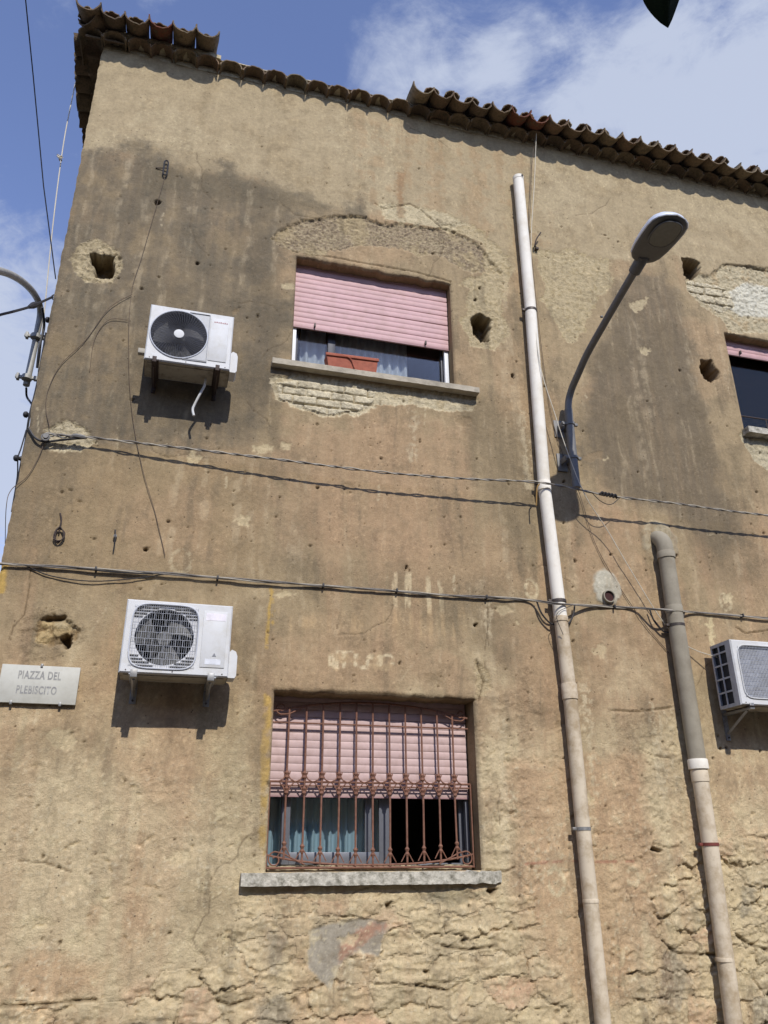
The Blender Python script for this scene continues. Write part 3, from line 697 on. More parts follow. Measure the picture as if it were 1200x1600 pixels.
# yellow paint left from an older scheme
ylw = lambda pl, s, n: paint(mask(pl, .02, .015, .01), (196, 160, 78), s, n)
ylw([(420,915),(430,915),(428,975),(420,1030),(415,1010)], .75, sstep(-.3, .2, STRK2+F20*.5)); ylw([(412,1085),(424,1090),(420,1230),(414,1340),(404,1330),(408,1200)], .8, sstep(-.5, .1, F6))
ylw([(-10,884),(12,884),(6,925),(-10,930)], .8, np.ones(NV))
# red setting-out line and white stencilled rings, all worn
for ln, c_, wd, s in [([(806,1351),(870,1346),(930,1347),(992,1346)], (158, 92, 74), .018, .55), ([(160,1349),(260,1354),(340,1354)], (208, 194, 166), .016, .5)]:
    d = line_dist(ln); paint(sstep(wd, wd*.3, d), c_, s, sstep(-.3, .15, F6+F20*.4))
def ring(px, py, rx, rz, wd=.022, s=.8):
    cx_, cz_ = W(px, py); e = np.hypot((X-cx_)/rx, (Z-cz_)/rz); m = sstep(wd/rx, wd*.4/rx, np.abs(e-1)); paint(m*(e < 2), (212, 196, 160), s, sstep(-.45, .0, F20+F6*.5))
    mm = sstep(.5, .35, np.abs((X-cx_)/rx))*sstep(.55, .4, np.abs((Z-cz_)/rz)); paint(mm, (204, 186, 150), s*.55, sstep(-.1, .2, F60+F20*.4))
ring(869, 1377, .072, .095); ring(988, 1370, .05, .07, s=.6); ring(283, 877, .085, .10, s=.35); ring(830, 921, .06, .09, s=.55); ring(1134, 941, .06, .08, s=.5)
# ghost of a stencilled word over the grated window (too worn to read)
for (a_, b_, c_, d_) in [(513,1019,518,1043),(518,1031,529,1044),(519,1022,523,1031),(534,1019,540,1044),(513,1017,551,1021),(553,1022,559,1042),(561,1040,577,1046),(572,1024,577,1044),(577,1022,583,1030),(588,1024,597,1041),(599,1022,613,1026),(611,1025,616,1039)]:
    paint(mask([(a_,b_),(c_,b_),(c_,d_),(a_,d_)], .012, .004, .008), (222, 204, 168), .75, sstep(-.5, .1, F20+F60*.3))
paint(mask([(512,1018),(615,1022),(615,1046),(512,1044)], .03, .02), (202, 176, 134), .35, sstep(-.2, .3, F6))
# rust runs under fixings, soot under sills, darker pits, cracks and holes
paint(mask([(620,270),(632,270),(630,340),(622,340)], .04, .02), (150, 112, 76), .5)
for px_, py0, py1, wpx in [(738,625,760,16),(430,625,700,14),(1150,690,760,16),(600,628,660,10),(905,775,850,16)]:
    paint(mask([(px_-wpx,py0),(px_+wpx,py0),(px_+wpx*.6,py1),(px_-wpx*.3,py1)], .1, .05), (110, 98, 78), .45)
paint(mask([(395,1086),(412,1090),(408,1340),(390,1340)], .1, .06), (140, 122, 94), .5)
paint(mask([(650,1392),(700,1390),(770,1395),(700,1412)], .06, .04), (130, 122, 98), .6)
rs = np.random.RandomState(21)
for _ in range(70):
    x_ = rs.uniform(0, 1200); y_ = rs.uniform(260, 1560); L_s = rs.uniform(8, 60); an = rs.choice([PI/2, PI/2, rs.uniform(0, PI)])
    seg = [(x_, y_), (x_+L_s*math.cos(an)*.5+rs.uniform(-3, 3), y_+L_s*math.sin(an)*.5), (x_+L_s*math.cos(an), y_+L_s*math.sin(an))]
    d = line_dist(seg); w_s = rs.choice([.008, .012, .02]); tone = (214, 198, 164) if rs.rand() < .5 else (118, 102, 80)
    paint(sstep(w_s, w_s*.3, d+F20*.006), tone, rs.uniform(.25, .6), sstep(-.3, .3, F20+.5*F60))
for _ in range(46):
    x_ = rs.uniform(20, 1190); y_ = rs.uniform(420, 1560); r_s = rs.uniform(6, 20)
    pl = [(x_+r_s*math.cos(t)*rs.uniform(.5, 1.2), y_+r_s*.7*math.sin(t)*rs.uniform(.5, 1.2)) for t in np.linspace(0, 2*PI, 8)[:-1]]
    m = mask(pl, .02, .05, .03); dpt_ = rs.uniform(.003, .009); H = H-m*dpt_+m*F60*.002; paint(m, (206, 188, 150) if rs.rand() < .65 else (150, 128, 98), rs.uniform(.4, .75))
paint(pit, (70, 58, 44), .7); paint(crack, (88, 72, 52), .6); paint(deep, (96, 78, 58), .8)  # shade in the deep holes put into the colour; pits, cracks darkened too
MOT = NZ[9].fbm(X*11, Z*9, 5, 0.65); MOT2 = NZ[10].fbm(X*30, Z*26, 4, 0.7)
C = mixc3(C, A(120, 106, 84), sstep(.15, .6, MOT+.4*F2)*.35)
C *= (1+.22*sstep(.2, .65, MOT2*.8-.5*MOT)*sstep(-.2, .4, F05+F2))[:, None]
C *= (1+0.12*F6+0.11*MOT2+0.06*STRK2+.10*MOT)[:, None]
C = np.clip(C, 0.01, 0.85)

Xd = X+shx; Zd = Z+dropt; Yd = -H
def grid_mesh(name, verts, faces, col, rg, mat=MP, parent=None, smooth=True):
    me = bpy.data.meshes.new(name)
    nv = len(verts); nf = len(faces)
    me.vertices.add(nv); me.vertices.foreach_set('co', np.ascontiguousarray(verts, np.float32).ravel())
    me.loops.add(nf*4); me.loops.foreach_set('vertex_index', np.ascontiguousarray(faces, np.int32).ravel())
    me.polygons.add(nf); me.polygons.foreach_set('loop_start', np.arange(0, nf*4, 4, dtype=np.int32))
    me.polygons.foreach_set('use_smooth', np.full(nf, smooth, bool)); me.update(calc_edges=True)
    ca = me.attributes.new('Col', 'FLOAT_COLOR', 'POINT'); ca.data.foreach_set('color', np.concatenate([col, np.ones((nv, 1))], 1).astype(np.float32).ravel())
    ra = me.attributes.new('rgh', 'FLOAT', 'POINT'); ra.data.foreach_set('value', np.asarray(rg, np.float32))
    me.materials.append(mat)
    return link_mesh(name, me, parent)

building = thing('building', (0, 0, 0), 'old two-storey plastered house with stained tan walls, pink shutters and a clay tile eave', 'building')
ii, jj = np.meshgrid(np.arange(nz-1), np.arange(nx-1), indexing='ij'); a = (ii*nx+jj).ravel()
F = np.stack([a, a+1, a+nx+1, a+nx], 1)
fx = X[F].mean(1); fz = Z[F].mean(1); keepf = np.ones(len(F), bool)
for x0, x1, z0, z1 in OPEN: keepf &= ~((fx > x0) & (fx < x1) & (fz > z0) & (fz < z1))
F = F[keepf]; V = np.stack([Xd, Yd, Zd], 1)
fc = cell[F]; same = (fc[:, 0] == fc[:, 1]) & (fc[:, 0] == fc[:, 2]) & (fc[:, 0] == fc[:, 3]) & (fc[:, 0] >= 0)
same &= (SD[F[:, 0]] > 0.03) | (fc[:, 0] >= 5000)
fid = np.where(same, fc[:, 0], -1)
ids, cnt = np.unique(fid[fid >= 0], return_counts=True)
ids = ids[cnt > 26]
seen_z = {int(i): V[F[fid == i][:, 0]].mean(0) for i in ids}
ids = [i for i in ids if seen_z[int(i)][2] > 0.3]
stone_faces = {}
take = np.zeros(len(F), bool)
for i in ids:
    m = np.where(fid == i)[0]; fs_ = F[m]; vf = {}
    for q, fc_ in enumerate(fs_.tolist()):
        for v_ in fc_: vf.setdefault(v_, []).append(q)
    seen = np.full(len(fs_), -1); comp = 0
    for q in range(len(fs_)):                       # keep only the largest connected piece of each stone
        if seen[q] >= 0: continue
        st = [q]; seen[q] = comp
        while st:
            a0 = st.pop()
            for v_ in fs_[a0].tolist():
                for b0 in vf[v_]:
                    if seen[b0] < 0: seen[b0] = comp; st.append(b0)
        comp += 1
    big_ = np.bincount(seen).argmax(); sel = seen == big_
    if sel.sum() < 20: continue
    stone_faces[int(i)] = fs_[sel]; take[m[sel]] = True
def sub_mesh(name, faces, parent, rim=False):
    u, inv = np.unique(faces, return_inverse=True); f = inv.reshape(-1, 4); v = V[u].copy(); c = C[u]; r = rgh[u]
    if rim:
        e = np.concatenate([f[:, [0, 1]], f[:, [1, 2]], f[:, [2, 3]], f[:, [3, 0]]]); es = set(map(tuple, e.tolist()))
        bnd = [q for q in es if (q[1], q[0]) not in es]
        bv = sorted({q for b in bnd for q in b}); mp_ = {q: len(v)+k for k, q in enumerate(bv)}
        back = v[bv].copy(); back[:, 1] += 0.05
        v = np.concatenate([v, back]); c = np.concatenate([c, c[bv]]); r = np.concatenate([r, r[bv]])
        f = np.concatenate([f, np.array([(q1, q0, mp_[q0], mp_[q1]) for q0, q1 in bnd])])
    return grid_mesh(name, v, f, c, r, MP, parent)
front_wall = sub_mesh('front_wall', F[~take], building)
for i, f in stone_faces.items():
    nm = 'brick' if 5000 <= i < 7000 else 'stone'
    sub_mesh(nm, f, front_wall, True)
print('stones', len(stone_faces))

# reveals of the three openings: plaster turned into the wall
def reveal(k, x0, x1, z0, z1, y1=0.46):
    y0 = RND[k]-0.002
    ns_ = 16; ys = np.linspace(y0, y1, ns_)
    def strip(pts2, inward, shift=None):
        P2 = np.array(pts2); n = len(P2); vs = []; 
        for j, y in enumerate(ys):
            q = P2.copy(); q3 = np.zeros((n, 3)); q3[:, 0] = q[:, 0]; q3[:, 2] = q[:, 1]; q3[:, 1] = y
            nn = NZ[4].fbm(q[:, 0]*9+q[:, 1]*11, np.full(n, y*14+k*5), 4)*0.007*min(1, j/3)
            q3[:, 0] -= inward[0]*np.abs(nn)*1.0; q3[:, 2] -= inward[1]*np.abs(nn)*1.0
            if shift is not None: q3[:, 2] += shift*(1-0.55*j/(ns_-1))
            vs.append(q3)
        v = np.concatenate(vs); i_, j_ = np.meshgrid(np.arange(ns_-1), np.arange(n-1), indexing='ij'); a_ = (i_*n+j_).ravel()
        f = np.stack([a_, a_+1, a_+n+1, a_+n], 1)
        c = np.tile(A(152, 130, 98), (len(v), 1))*(1+0.3*NZ[1].fbm(v[:, 0]*5+v[:, 2]*5, v[:, 1]*6, 4))[:, None]
        return v, f, c
    zz = np.linspace(z0, z1, 90); xx = np.linspace(x0, x1, 120)
    endf = sstep(0, 0.12, np.minimum(xx-x0, x1-xx))
    allv = []; allf = []; allc = []; b = 0
    for s in (strip([(x0, q) for q in zz], (1, 0)), strip([(x1, q) for q in zz], (-1, 0)), strip([(q, z1) for q in xx], (0, -1), top_ragged(xx, k)*endf), strip([(q, z0) for q in xx], (0, 1))):
        allv.append(s[0]); allf.append(s[1]+b); allc.append(s[2]); b += len(s[0])
    v = np.concatenate(allv); grid_mesh('window_reveal', v, np.concatenate(allf), np.concatenate(allc), np.full(len(v), 0.5), MP, building)
for k, o_ in enumerate(OPEN): reveal(k, *o_)

# the other walls
def side_wall():
    ys = np.linspace(0.012, 8.0, 160); zs = np.linspace(0, 9.78, 190); YY, ZZ = np.meshgrid(ys, zs); y = YY.ravel(); z_ = ZZ.ravel()
    n = NZ[6].fbm(y*1.5, z_*1.5, 5)*0.01
    v = np.stack([np.full(y.shape, XL+0.012)+n*0.6, y, z_], 1); i_, j_ = np.meshgrid(np.arange(len(zs)-1), np.arange(len(ys)-1), indexing='ij'); a_ = (i_*len(ys)+j_).ravel()
    f = np.stack([a_, a_+len(ys), a_+len(ys)+1, a_+1], 1)
    c = np.tile(A(158, 136, 102), (len(v), 1))*(1+0.3*NZ[2].fbm(y*0.8, z_*0.8, 5))[:, None]
    grid_mesh('side_wall', v, f, c, np.full(len(v), .5), MP, building)
side_wall()
mb = MB(); mb.box(XL+0.02, 9.0, 7.9, 8.2, 0, 9.7); mb.build('rear_wall', simple('plain_plaster', (168, 146, 110), 0.95), building)
mb = MB(); mb.box(8.8, 9.0, 0.05, 7.88, 0, 9.7); mb.build('end_wall', bpy.data.materials['plain_plaster'], building)
# ground
mb = MB(); mb.quad((-900, -900, 0), (900, -900, 0), (900, 900, 0), (-900, 900, 0)); g = mb.build('ground', M_ground); g['kind'] = 'structure'

# ------------------------------------------------------------------ roof
roof = bpy.data.objects.new('roof', None); COL.objects.link(roof); roof.parent = building
def tile_mesh(name, r0, r1, hgt, L, up, seed, mat):
    """half-barrel tile, mouth at y=0 running to y=L; up=True is an arch, False a trough"""
    rr = random.Random(seed); na, nl, th = 12, 6, 0.014; vs = []; fs = []; s = 1 if up else -1
    jit = [[rr.uniform(-.003, .003) for _ in range(na+1)] for _ in range(nl+1)]
    chip = [max(0, rr.gauss(0, .010)) for _ in range(na+1)]
    for layer in (0, 1):
        for j in range(nl+1):
            t = j/nl; r = r0+(r1-r0)*t
            for i in range(na+1):
                th_ = PI*i/na; q = r-(th if layer else 0)+jit[j][i]; hz = hgt/r0
                y = L*t+(chip[i] if j == 0 else 0)
                vs.append((-math.cos(th_)*q, y, s*math.sin(th_)*q*hz))
    n1_ = (na+1)*(nl+1); w_ = na+1
    for j in range(nl):
        for i in range(na):
            a_ = j*w_+i; fs.append((a_, a_+1, a_+w_+1, a_+w_)); fs.append((n1_+a_+w_, n1_+a_+w_+1, n1_+a_+1, n1_+a_))
    for i in range(na):
        fs.append((i+1, i, n1_+i, n1_+i+1)); k_ = nl*w_+i; fs.append((k_, k_+1, n1_+k_+1, n1_+k_))
    for j in range(nl):
        a_ = j*w_; fs.append((a_, a_+w_, n1_+a_+w_, n1_+a_)); a_ = j*w_+na; fs.append((a_+w_, a_, n1_+a_, n1_+a_+w_))
    mb = MB(); mb.add(vs, fs); return mb.mesh(name, mat, (0, 0, 0), True, 50)
TA = [tile_mesh('roof_tile', .125, .112, .098, .46, True, s, MT) for s in range(4)]       # lower row, arches
TU = [tile_mesh('roof_tile', .1315, .112, .118, .50, False, 10+s, MT) for s in range(5)]   # upper row, troughs
TUR = [tile_mesh('roof_tile', .1315, .112, .118, .50, False, 20+s, MTR) for s in range(2)]
TC = [tile_mesh('roof_tile', .092, .080, .066, .46, True, 30+s, MT) for s in range(4)]    # covers
rt = random.Random(3)
SLOPE = math.radians(14)
def place_tile(me, loc, yaw=0.0, pitch=0.0, roll=0.0):
    o = link_mesh('roof_tile', me, roof, loc); o.rotation_mode = 'XYZ'
    o.rotation_euler = (Matrix.Rotation(yaw, 3, 'Z') @ Matrix.Rotation(pitch, 3, 'X') @ Matrix.Rotation(roll, 3, 'Y')).to_euler()
    return o
PITCH_T = 0.2485
k = 0
x = 0.02-6*PITCH_T
while x < 8.9:
    place_tile(TA[k % 4], (x+rt.uniform(-.008, .008), -0.145+rt.uniform(-.012, .012), 9.775+rt.uniform(-.005, .005)), rt.uniform(-.02, .02), math.radians(4), rt.uniform(-.03, .03))
    x += PITCH_T; k += 1
# upper row: x positions of the troughs; some are missing in the middle
peak0 = 4.58
gapx = (0.05, 2.02)
k = 0
xs_t = [peak0+PITCH_T*(i+0.5) for i in range(-25, 19)]
for x in xs_t:
    if gapx[0]-0.1 < x < gapx[1]: continue
    left = x < 0.2
    me = TU[rt.randrange(5)]
    dz = rt.uniform(-.008, .008); dy = rt.uniform(-.02, .02); rl = rt.uniform(-.05, .05)
    if left: dz += {0: 0}.get(0)+0.04+rt.uniform(-.02, .03); rl *= 2; dy -= .02
    if abs(x+0.85) < .13 or abs(x-3.48) < .14 or abs(x-3.72) < .13: me = TUR[rt.randrange(2)]
    place_tile(me, (x, -0.35+dy, 9.935+dz), rt.uniform(-.02, .02), SLOPE, rl)
    xc = x-PITCH_T/2
    if not left and rt.random() < .93 and x-PITCH_T > gapx[1]:
        place_tile(TC[rt.randrange(4)], (xc+rt.uniform(-.01, .01), -0.275+rt.uniform(-.03, .03), 9.925+rt.uniform(-.006, .01)), rt.uniform(-.03, .03), SLOPE, rt.uniform(-.05, .05))
for x in (-1.27, -1.02, -0.77, -0.52, -0.27): place_tile(TC[1], (x, -0.285, 9.928), .03, SLOPE, .04)
place_tile(TC[2], (0.35, -0.02, 9.93), .3, SLOPE, .1)
# side eave on the left, tiles pointing away from the side wall
y = 0.02
for i in range(22):
    yy = y+i*PITCH_T
    place_tile(TA[i % 4], (XL-0.17+rt.uniform(-.01, .01), yy, 9.775+rt.uniform(-.005, .005)), -PI/2+rt.uniform(-.02, .02), math.radians(4), 0)
    place_tile(TU[rt.randrange(5)], (XL-0.33+rt.uniform(-.03, .03), yy+.12, 9.935+rt.uniform(-.02, .02)), -PI/2+rt.uniform(-.03, .03), SLOPE*.6, rt.uniform(-.06, .06))
    if i % 3: place_tile(TC[rt.randrange(4)], (XL-0.29, yy+.245, 9.94), -PI/2, SLOPE*.6, 0)
place_tile(TC[0], (XL-0.20, -0.25, 9.93), -.8, SLOPE, 0); place_tile(TU[1], (XL-0.17, -0.22, 9.945), -.7, SLOPE, .1)
# mortar bed between the rows (a rough strip) and deck behind
def rough_strip(name, x0, x1, y0, y1, z0, z1, n=240, amp=.012, mat=M_mortar, side=False):
    vs = []; fs = []; r_ = random.Random(9)
    for i in range(n+1):
        t = x0+(x1-x0)*i/n; j_ = NZ[3].fbm(np.array([t*6.0]), np.array([y0*3+.5]), 4)[0]*amp; h_ = NZ[4].fbm(np.array([t*9.0]), np.array([2.5]), 4)[0]*amp
        prof = [(y0+j_, z0), (y0+j_, z1-.02+h_), (y0+j_+.03, z1+h_), (y1, z1+h_+.02), (y1, z0)]
        for (a_, b_) in prof: vs.append((a_, t, b_) if side else (t, a_, b_))
    for i in range(n):
        for q in range(5): fs.append((i*5+q, i*5+(q+1) % 5, (i+1)*5+(q+1) % 5, (i+1)*5+q))
    fs.append((0, 1, 2, 3, 4)); fs.append(tuple(n*5+q for q in (4, 3, 2, 1, 0)))
    mb = MB(); mb.add(vs, fs); return mb.build(name, mat, roof, True, 60)
rough_strip('mortar_bed', XL-0.05, 8.9, -0.115, 0.25, 9.868, 9.895)
rough_strip('mortar_bed', XL+.02, -0.10, -0.12, 0.25, 9.885, 9.965, n=60)
rough_strip('eave_mortar', XL+.01, 8.9, -0.004, 0.3, 9.775, 9.872, mat=M_mortar, amp=.004)
rough_strip('mortar_bed', 0.3, 6.0, XL-0.14, XL+0.2, 9.868, 9.895, n=120, side=True)
rough_strip('eave_mortar', 0.3, 6.0, XL-0.002, XL+0.25, 9.775, 9.87, n=120, side=True, amp=.003)
mb = MB(); mb.add([(XL+.05, .1, 9.90), (9, .1, 9.90), (9, 8, 11.1), (XL+.05, 8, 10.3), (XL+.05, .1, 9.96), (9, .1, 9.96), (9, 8, 11.16), (XL+.05, 8, 10.36)], [(0, 1, 2, 3), (7, 6, 5, 4), (0, 4, 5, 1), (1, 5, 6, 2), (2, 6, 7, 3), (3, 7, 4, 0)])
mb.build('roof_deck', M_deck, roof)

# ------------------------------------------------------------------ windows
def room(x0, x1, z0, z1):
    mb = MB(); a0, a1, b0, b1, y0, y1 = x0-.5, x1+.5, z0-.9, z1+.3, .465, 3.2
    v = [(a0, y0, b0), (a1, y0, b0), (a1, y1, b0), (a0, y1, b0), (a0, y0, b1), (a1, y0, b1), (a1, y1, b1), (a0, y1, b1)]
    mb.add(v, [(0, 1, 2, 3), (4, 5, 6, 7), (1, 2, 6, 5), (2, 3, 7, 6), (3, 0, 4, 7)])
    # inner face of the wall round the opening
    for q in ((a0, x0, b0, b1), (x1, a1, b0, b1), (x0, x1, b0, z0), (x0, x1, z1, b1)):
        mb.quad((q[0], y0, q[2]), (q[1], y0, q[2]), (q[1], y0, q[3]), (q[0], y0, q[3]))
    mb.build('room_walls', M_room, building)
for o_ in OPEN: room(*o_)
def slat_mesh(w_, h_, mat, seed=0):
    # convex slat profile along x
    mb = MB(); n = 6; prof = []
    for i in range(n+1):
        t = i/n; prof.append((-math.sin(PI*t)**.5*.0045-.002, h_*t*.955))
    prof += [(0.008, h_*.955), (0.008, 0)]
    m_ = len(prof); vs = [(0, a_, b_) for a_, b_ in prof]+[(w_, a_, b_) for a_, b_ in prof]
    mb.add(vs, [tuple(range(m_)), tuple(range(2*m_-1, m_-1, -1))]+[(i, (i+1) % m_, (i+1) % m_+m_, i+m_) for i in range(m_)])
    return mb.mesh('slat', mat, (0, 0, 0), True, 50)
def shutter(x0, x1, zb, zt, y, mat, sp=0.0625, stop_x=()):
    sh = bpy.data.objects.new('roller_shutter', None); COL.objects.link(sh); sh.parent = building; sh.location = (x0, y, zb)
    me = slat_mesh(x1-x0, sp, mat); n = int(math.ceil((zt-zb)/sp)); r_ = random.Random(int(zb*100))
    for i in range(n):
        o_s = link_mesh('slat', me, sh, (r_.uniform(-.003, .003), r_.uniform(-.0015, .0015), i*sp)); o_s.rotation_euler = (0, r_.gauss(0, .0016), 0)
    mb = MB(); mb.box(x0-.002, x1+.002, y-.008, y+.012, zb-.014, zb-.001, .002); mb.build('bottom_rail', simple('rail_'+mat.name, (150, 118, 118), .6), sh)
    for s_ in stop_x:
        mb = MB(); mb.box(s_-.008, s_+.008, y-.04, y-.012, zb+.004, zb+.05, .003); mb.build('stop', M_band, sh)
    # backing so no light passes between slats
    mb = MB(); mb.box(x0+.005, x1-.005, y+.012, y+.018, zb, zt); mb.build('backing', mat, sh)
    return sh
shutter(0.89, 2.565, 6.605, 7.47, 0.13, M_pink, stop_x=(1.11, 2.30))
shutter(0.88, 2.60, 2.095, 2.92, 0.235, M_pink2)
shutter(6.06, 7.73, 7.19, 7.47, 0.13, M_pink, stop_x=(6.31,))

def window(parts):
    wn = bpy.data.objects.new('window', None); COL.objects.link(wn); wn.parent = building
    for nm, mat, boxes in parts:
        for bx in boxes:
            mb = MB(); mb.box(*bx, .003 if nm != 'pane' else 0); mb.build(nm, mat, wn, nm != 'pane')
    return wn
# upper left: white guides, dark frame, glass
window([('guide', M_wframe, [(.885, .93, .146, .19, 6.05, 7.3), (2.52, 2.565, .146, .19, 6.05, 7.3)]),
        ('frame', M_dframe, [(.90, .96, .21, .26, 6.05, 7.38), (2.50, 2.56, .21, .26, 6.05, 7.38), (1.27, 1.35, .21, .26, 6.11, 7.32), (.96, 2.50, .21, .26, 6.05, 6.11), (.96, 2.50, .21, .26, 7.32, 7.38)]),
        ('pane', M_glass, [(.96, 1.27, .23, .236, 6.11, 7.32), (1.35, 2.50, .23, .236, 6.11, 7.32)])])
# lower: sliding sash pushed to the left, right half open
window([('guide', M_gframe, [(.872, .90, .25, .30, 1.53, 2.88), (2.575, 2.605, .25, .30, 1.53, 2.88)]),
        ('frame', M_gframe, [(1.01, 1.085, .31, .35, 1.58, 2.86), (1.83, 1.93, .31, .35, 1.58, 2.86), (1.085, 1.83, .31, .35, 1.58, 1.67), (1.71, 1.765, .31, .35, 1.67, 2.86), (.875, .92, .35, .39, 1.53, 2.88), (2.55, 2.60, .35, .39, 1.53, 2.88), (.92, 2.55, .33, .39, 1.50, 1.585)]),
        ('pane', M_glass, [(1.085, 1.71, .325, .331, 1.67, 2.86), (1.765, 1.83, .325, .331, 1.67, 2.86), (.92, 1.01, .365, .371, 1.585, 2.86)])])
window([('guide', M_wframe, [(6.055, 6.09, .146, .19, 6.05, 7.3)]),
        ('frame', M_dframe, [(6.07, 6.12, .21, .26, 6.05, 7.38), (7.68, 7.73, .21, .26, 6.05, 7.38), (6.12, 7.68, .21, .26, 6.05, 6.11), (6.12, 7.68, .21, .26, 7.32, 7.38), (6.86, 6.93, .21, .26, 6.11, 7.32)]),
        ('pane', M_glass, [(6.12, 6.86, .23, .236, 6.11, 7.32), (6.93, 7.68, .23, .236, 6.11, 7.32)])])
mb = MB(); 
for z_ in (6.25,): mb.tube([(6.03, .02, z_), (7.76, .02, z_)], .009, 8)
for x_ in np.arange(6.38, 7.7, .33): mb.tube([(x_, .02, 6.07), (x_, .02, 6.25)], .007, 6)
mb.build('window_rail', M_brk_dk, building)
def curtain(x0, x1, z0, z1, y, mat, folds, label, seed=0):
    n = folds*10; vs = []; fs = []; r_ = random.Random(seed); ph = [r_.uniform(-.4, .4) for _ in range(n+1)]
    am = [r_.uniform(.012, .03) for _ in range(folds+2)]
    for j in range(5):
        t = j/4
        for i in range(n+1):
            u_ = i/n; vs.append((x0+(x1-x0)*u_, y+am[int(u_*folds)]*math.sin(2*PI*folds*u_+ph[i]*.3+t*.4), z0+(z1-z0)*t))
    w_ = n+1
    for j in range(4):
        for i in range(n): fs.append((j*w_+i, j*w_+i+1, (j+1)*w_+i+1, (j+1)*w_+i))
    cx_ = (x0+x1)/2
    mb = MB(); mb.v = []; mb.add(vs, fs); me = mb.mesh('curtain', mat, (cx_, y, z0), True, 180)
    o = link_mesh('curtain', me, None, (cx_, y, z0)); return tag(o, label, 'curtain', 'curtains behind the windows')
curtain(1.00, 1.27, 6.0, 7.4, .33, M_curt_w, 3, 'narrow pale curtain panel left of the dark mullion in the upper shuttered window')
curtain(1.36, 2.16, 6.0, 7.4, .33, M_curt_w, 9, 'wide pale curtain behind the terracotta trough in the upper shuttered window', 2)
curtain(.90, 1.90, 1.45, 2.85, .52, M_curt_t, 14, 'turquoise curtain behind the glass of the lower barred window', 3)

# sills
def rough_box(name, x0, x1, y0, y1, z0, z1, mat, parent, amp=.004, nxs=70, taper=None):
    bm = bmesh.new(); bmesh.ops.create_cube(bm, size=1)
    for v in bm.verts: v.co = Vector(((x0+x1)/2+v.co.x*(x1-x0), (y0+y1)/2+v.co.y*(y1-y0), (z0+z1)/2+v.co.z*(z1-z0)))
    ex = [e for e in bm.edges if abs(e.verts[0].co.x-e.verts[1].co.x) > 1e-4]; bmesh.ops.subdivide_edges(bm, edges=ex, cuts=nxs)
    ez = [e for e in bm.edges if abs(e.verts[0].co.z-e.verts[1].co.z) > 1e-4]; bmesh.ops.subdivide_edges(bm, edges=ez, cuts=3)
    ey = [e for e in bm.edges if abs(e.verts[0].co.y-e.verts[1].co.y) > 1e-4]; bmesh.ops.subdivide_edges(bm, edges=ey, cuts=3)
    for v in bm.verts:
        x_, z_ = v.co.x, v.co.z; a_ = NZ[2].fbm(np.array([x_*14+z_*5]), np.array([z_*14+v.co.y*9]), 4)[0]*amp
        b_ = NZ[3].fbm(np.array([x_*11]), np.array([z_*17+2+v.co.y*7]), 4)[0]*amp
        v.co.y += a_ - 0; v.co.z += b_
        if taper and x_ > taper: 
            t = (x_-taper)/(x1-taper); v.co.y += .045*t*t; v.co.z += (-.5+.5)*t+NZ[5].fbm(np.array([x_*15]), np.array([z_*15]), 3)[0]*.012*t
    me = bpy.data.meshes.new(name); bm.to_mesh(me); bm.free(); me.materials.append(mat)
    for p_ in me.polygons: p_.use_smooth = False
    return link_mesh(name, me, parent)
rough_box('sill_rubble', .90, 2.59, .20, .325, 1.515, 1.572, M_mortar, building, .012)
rough_box('window_sill', .68, 2.80, -.085, .10, 5.985, 6.045, M_sill, building, .003)
rough_box('window_sill', .68, 2.76, -.065, .16, 1.435, 1.525, M_sill2, building, .006, taper=2.3)
rough_box('window_sill', 6.02, 8.0, -.085, .10, 5.985, 6.06, M_sill2, building, .004)

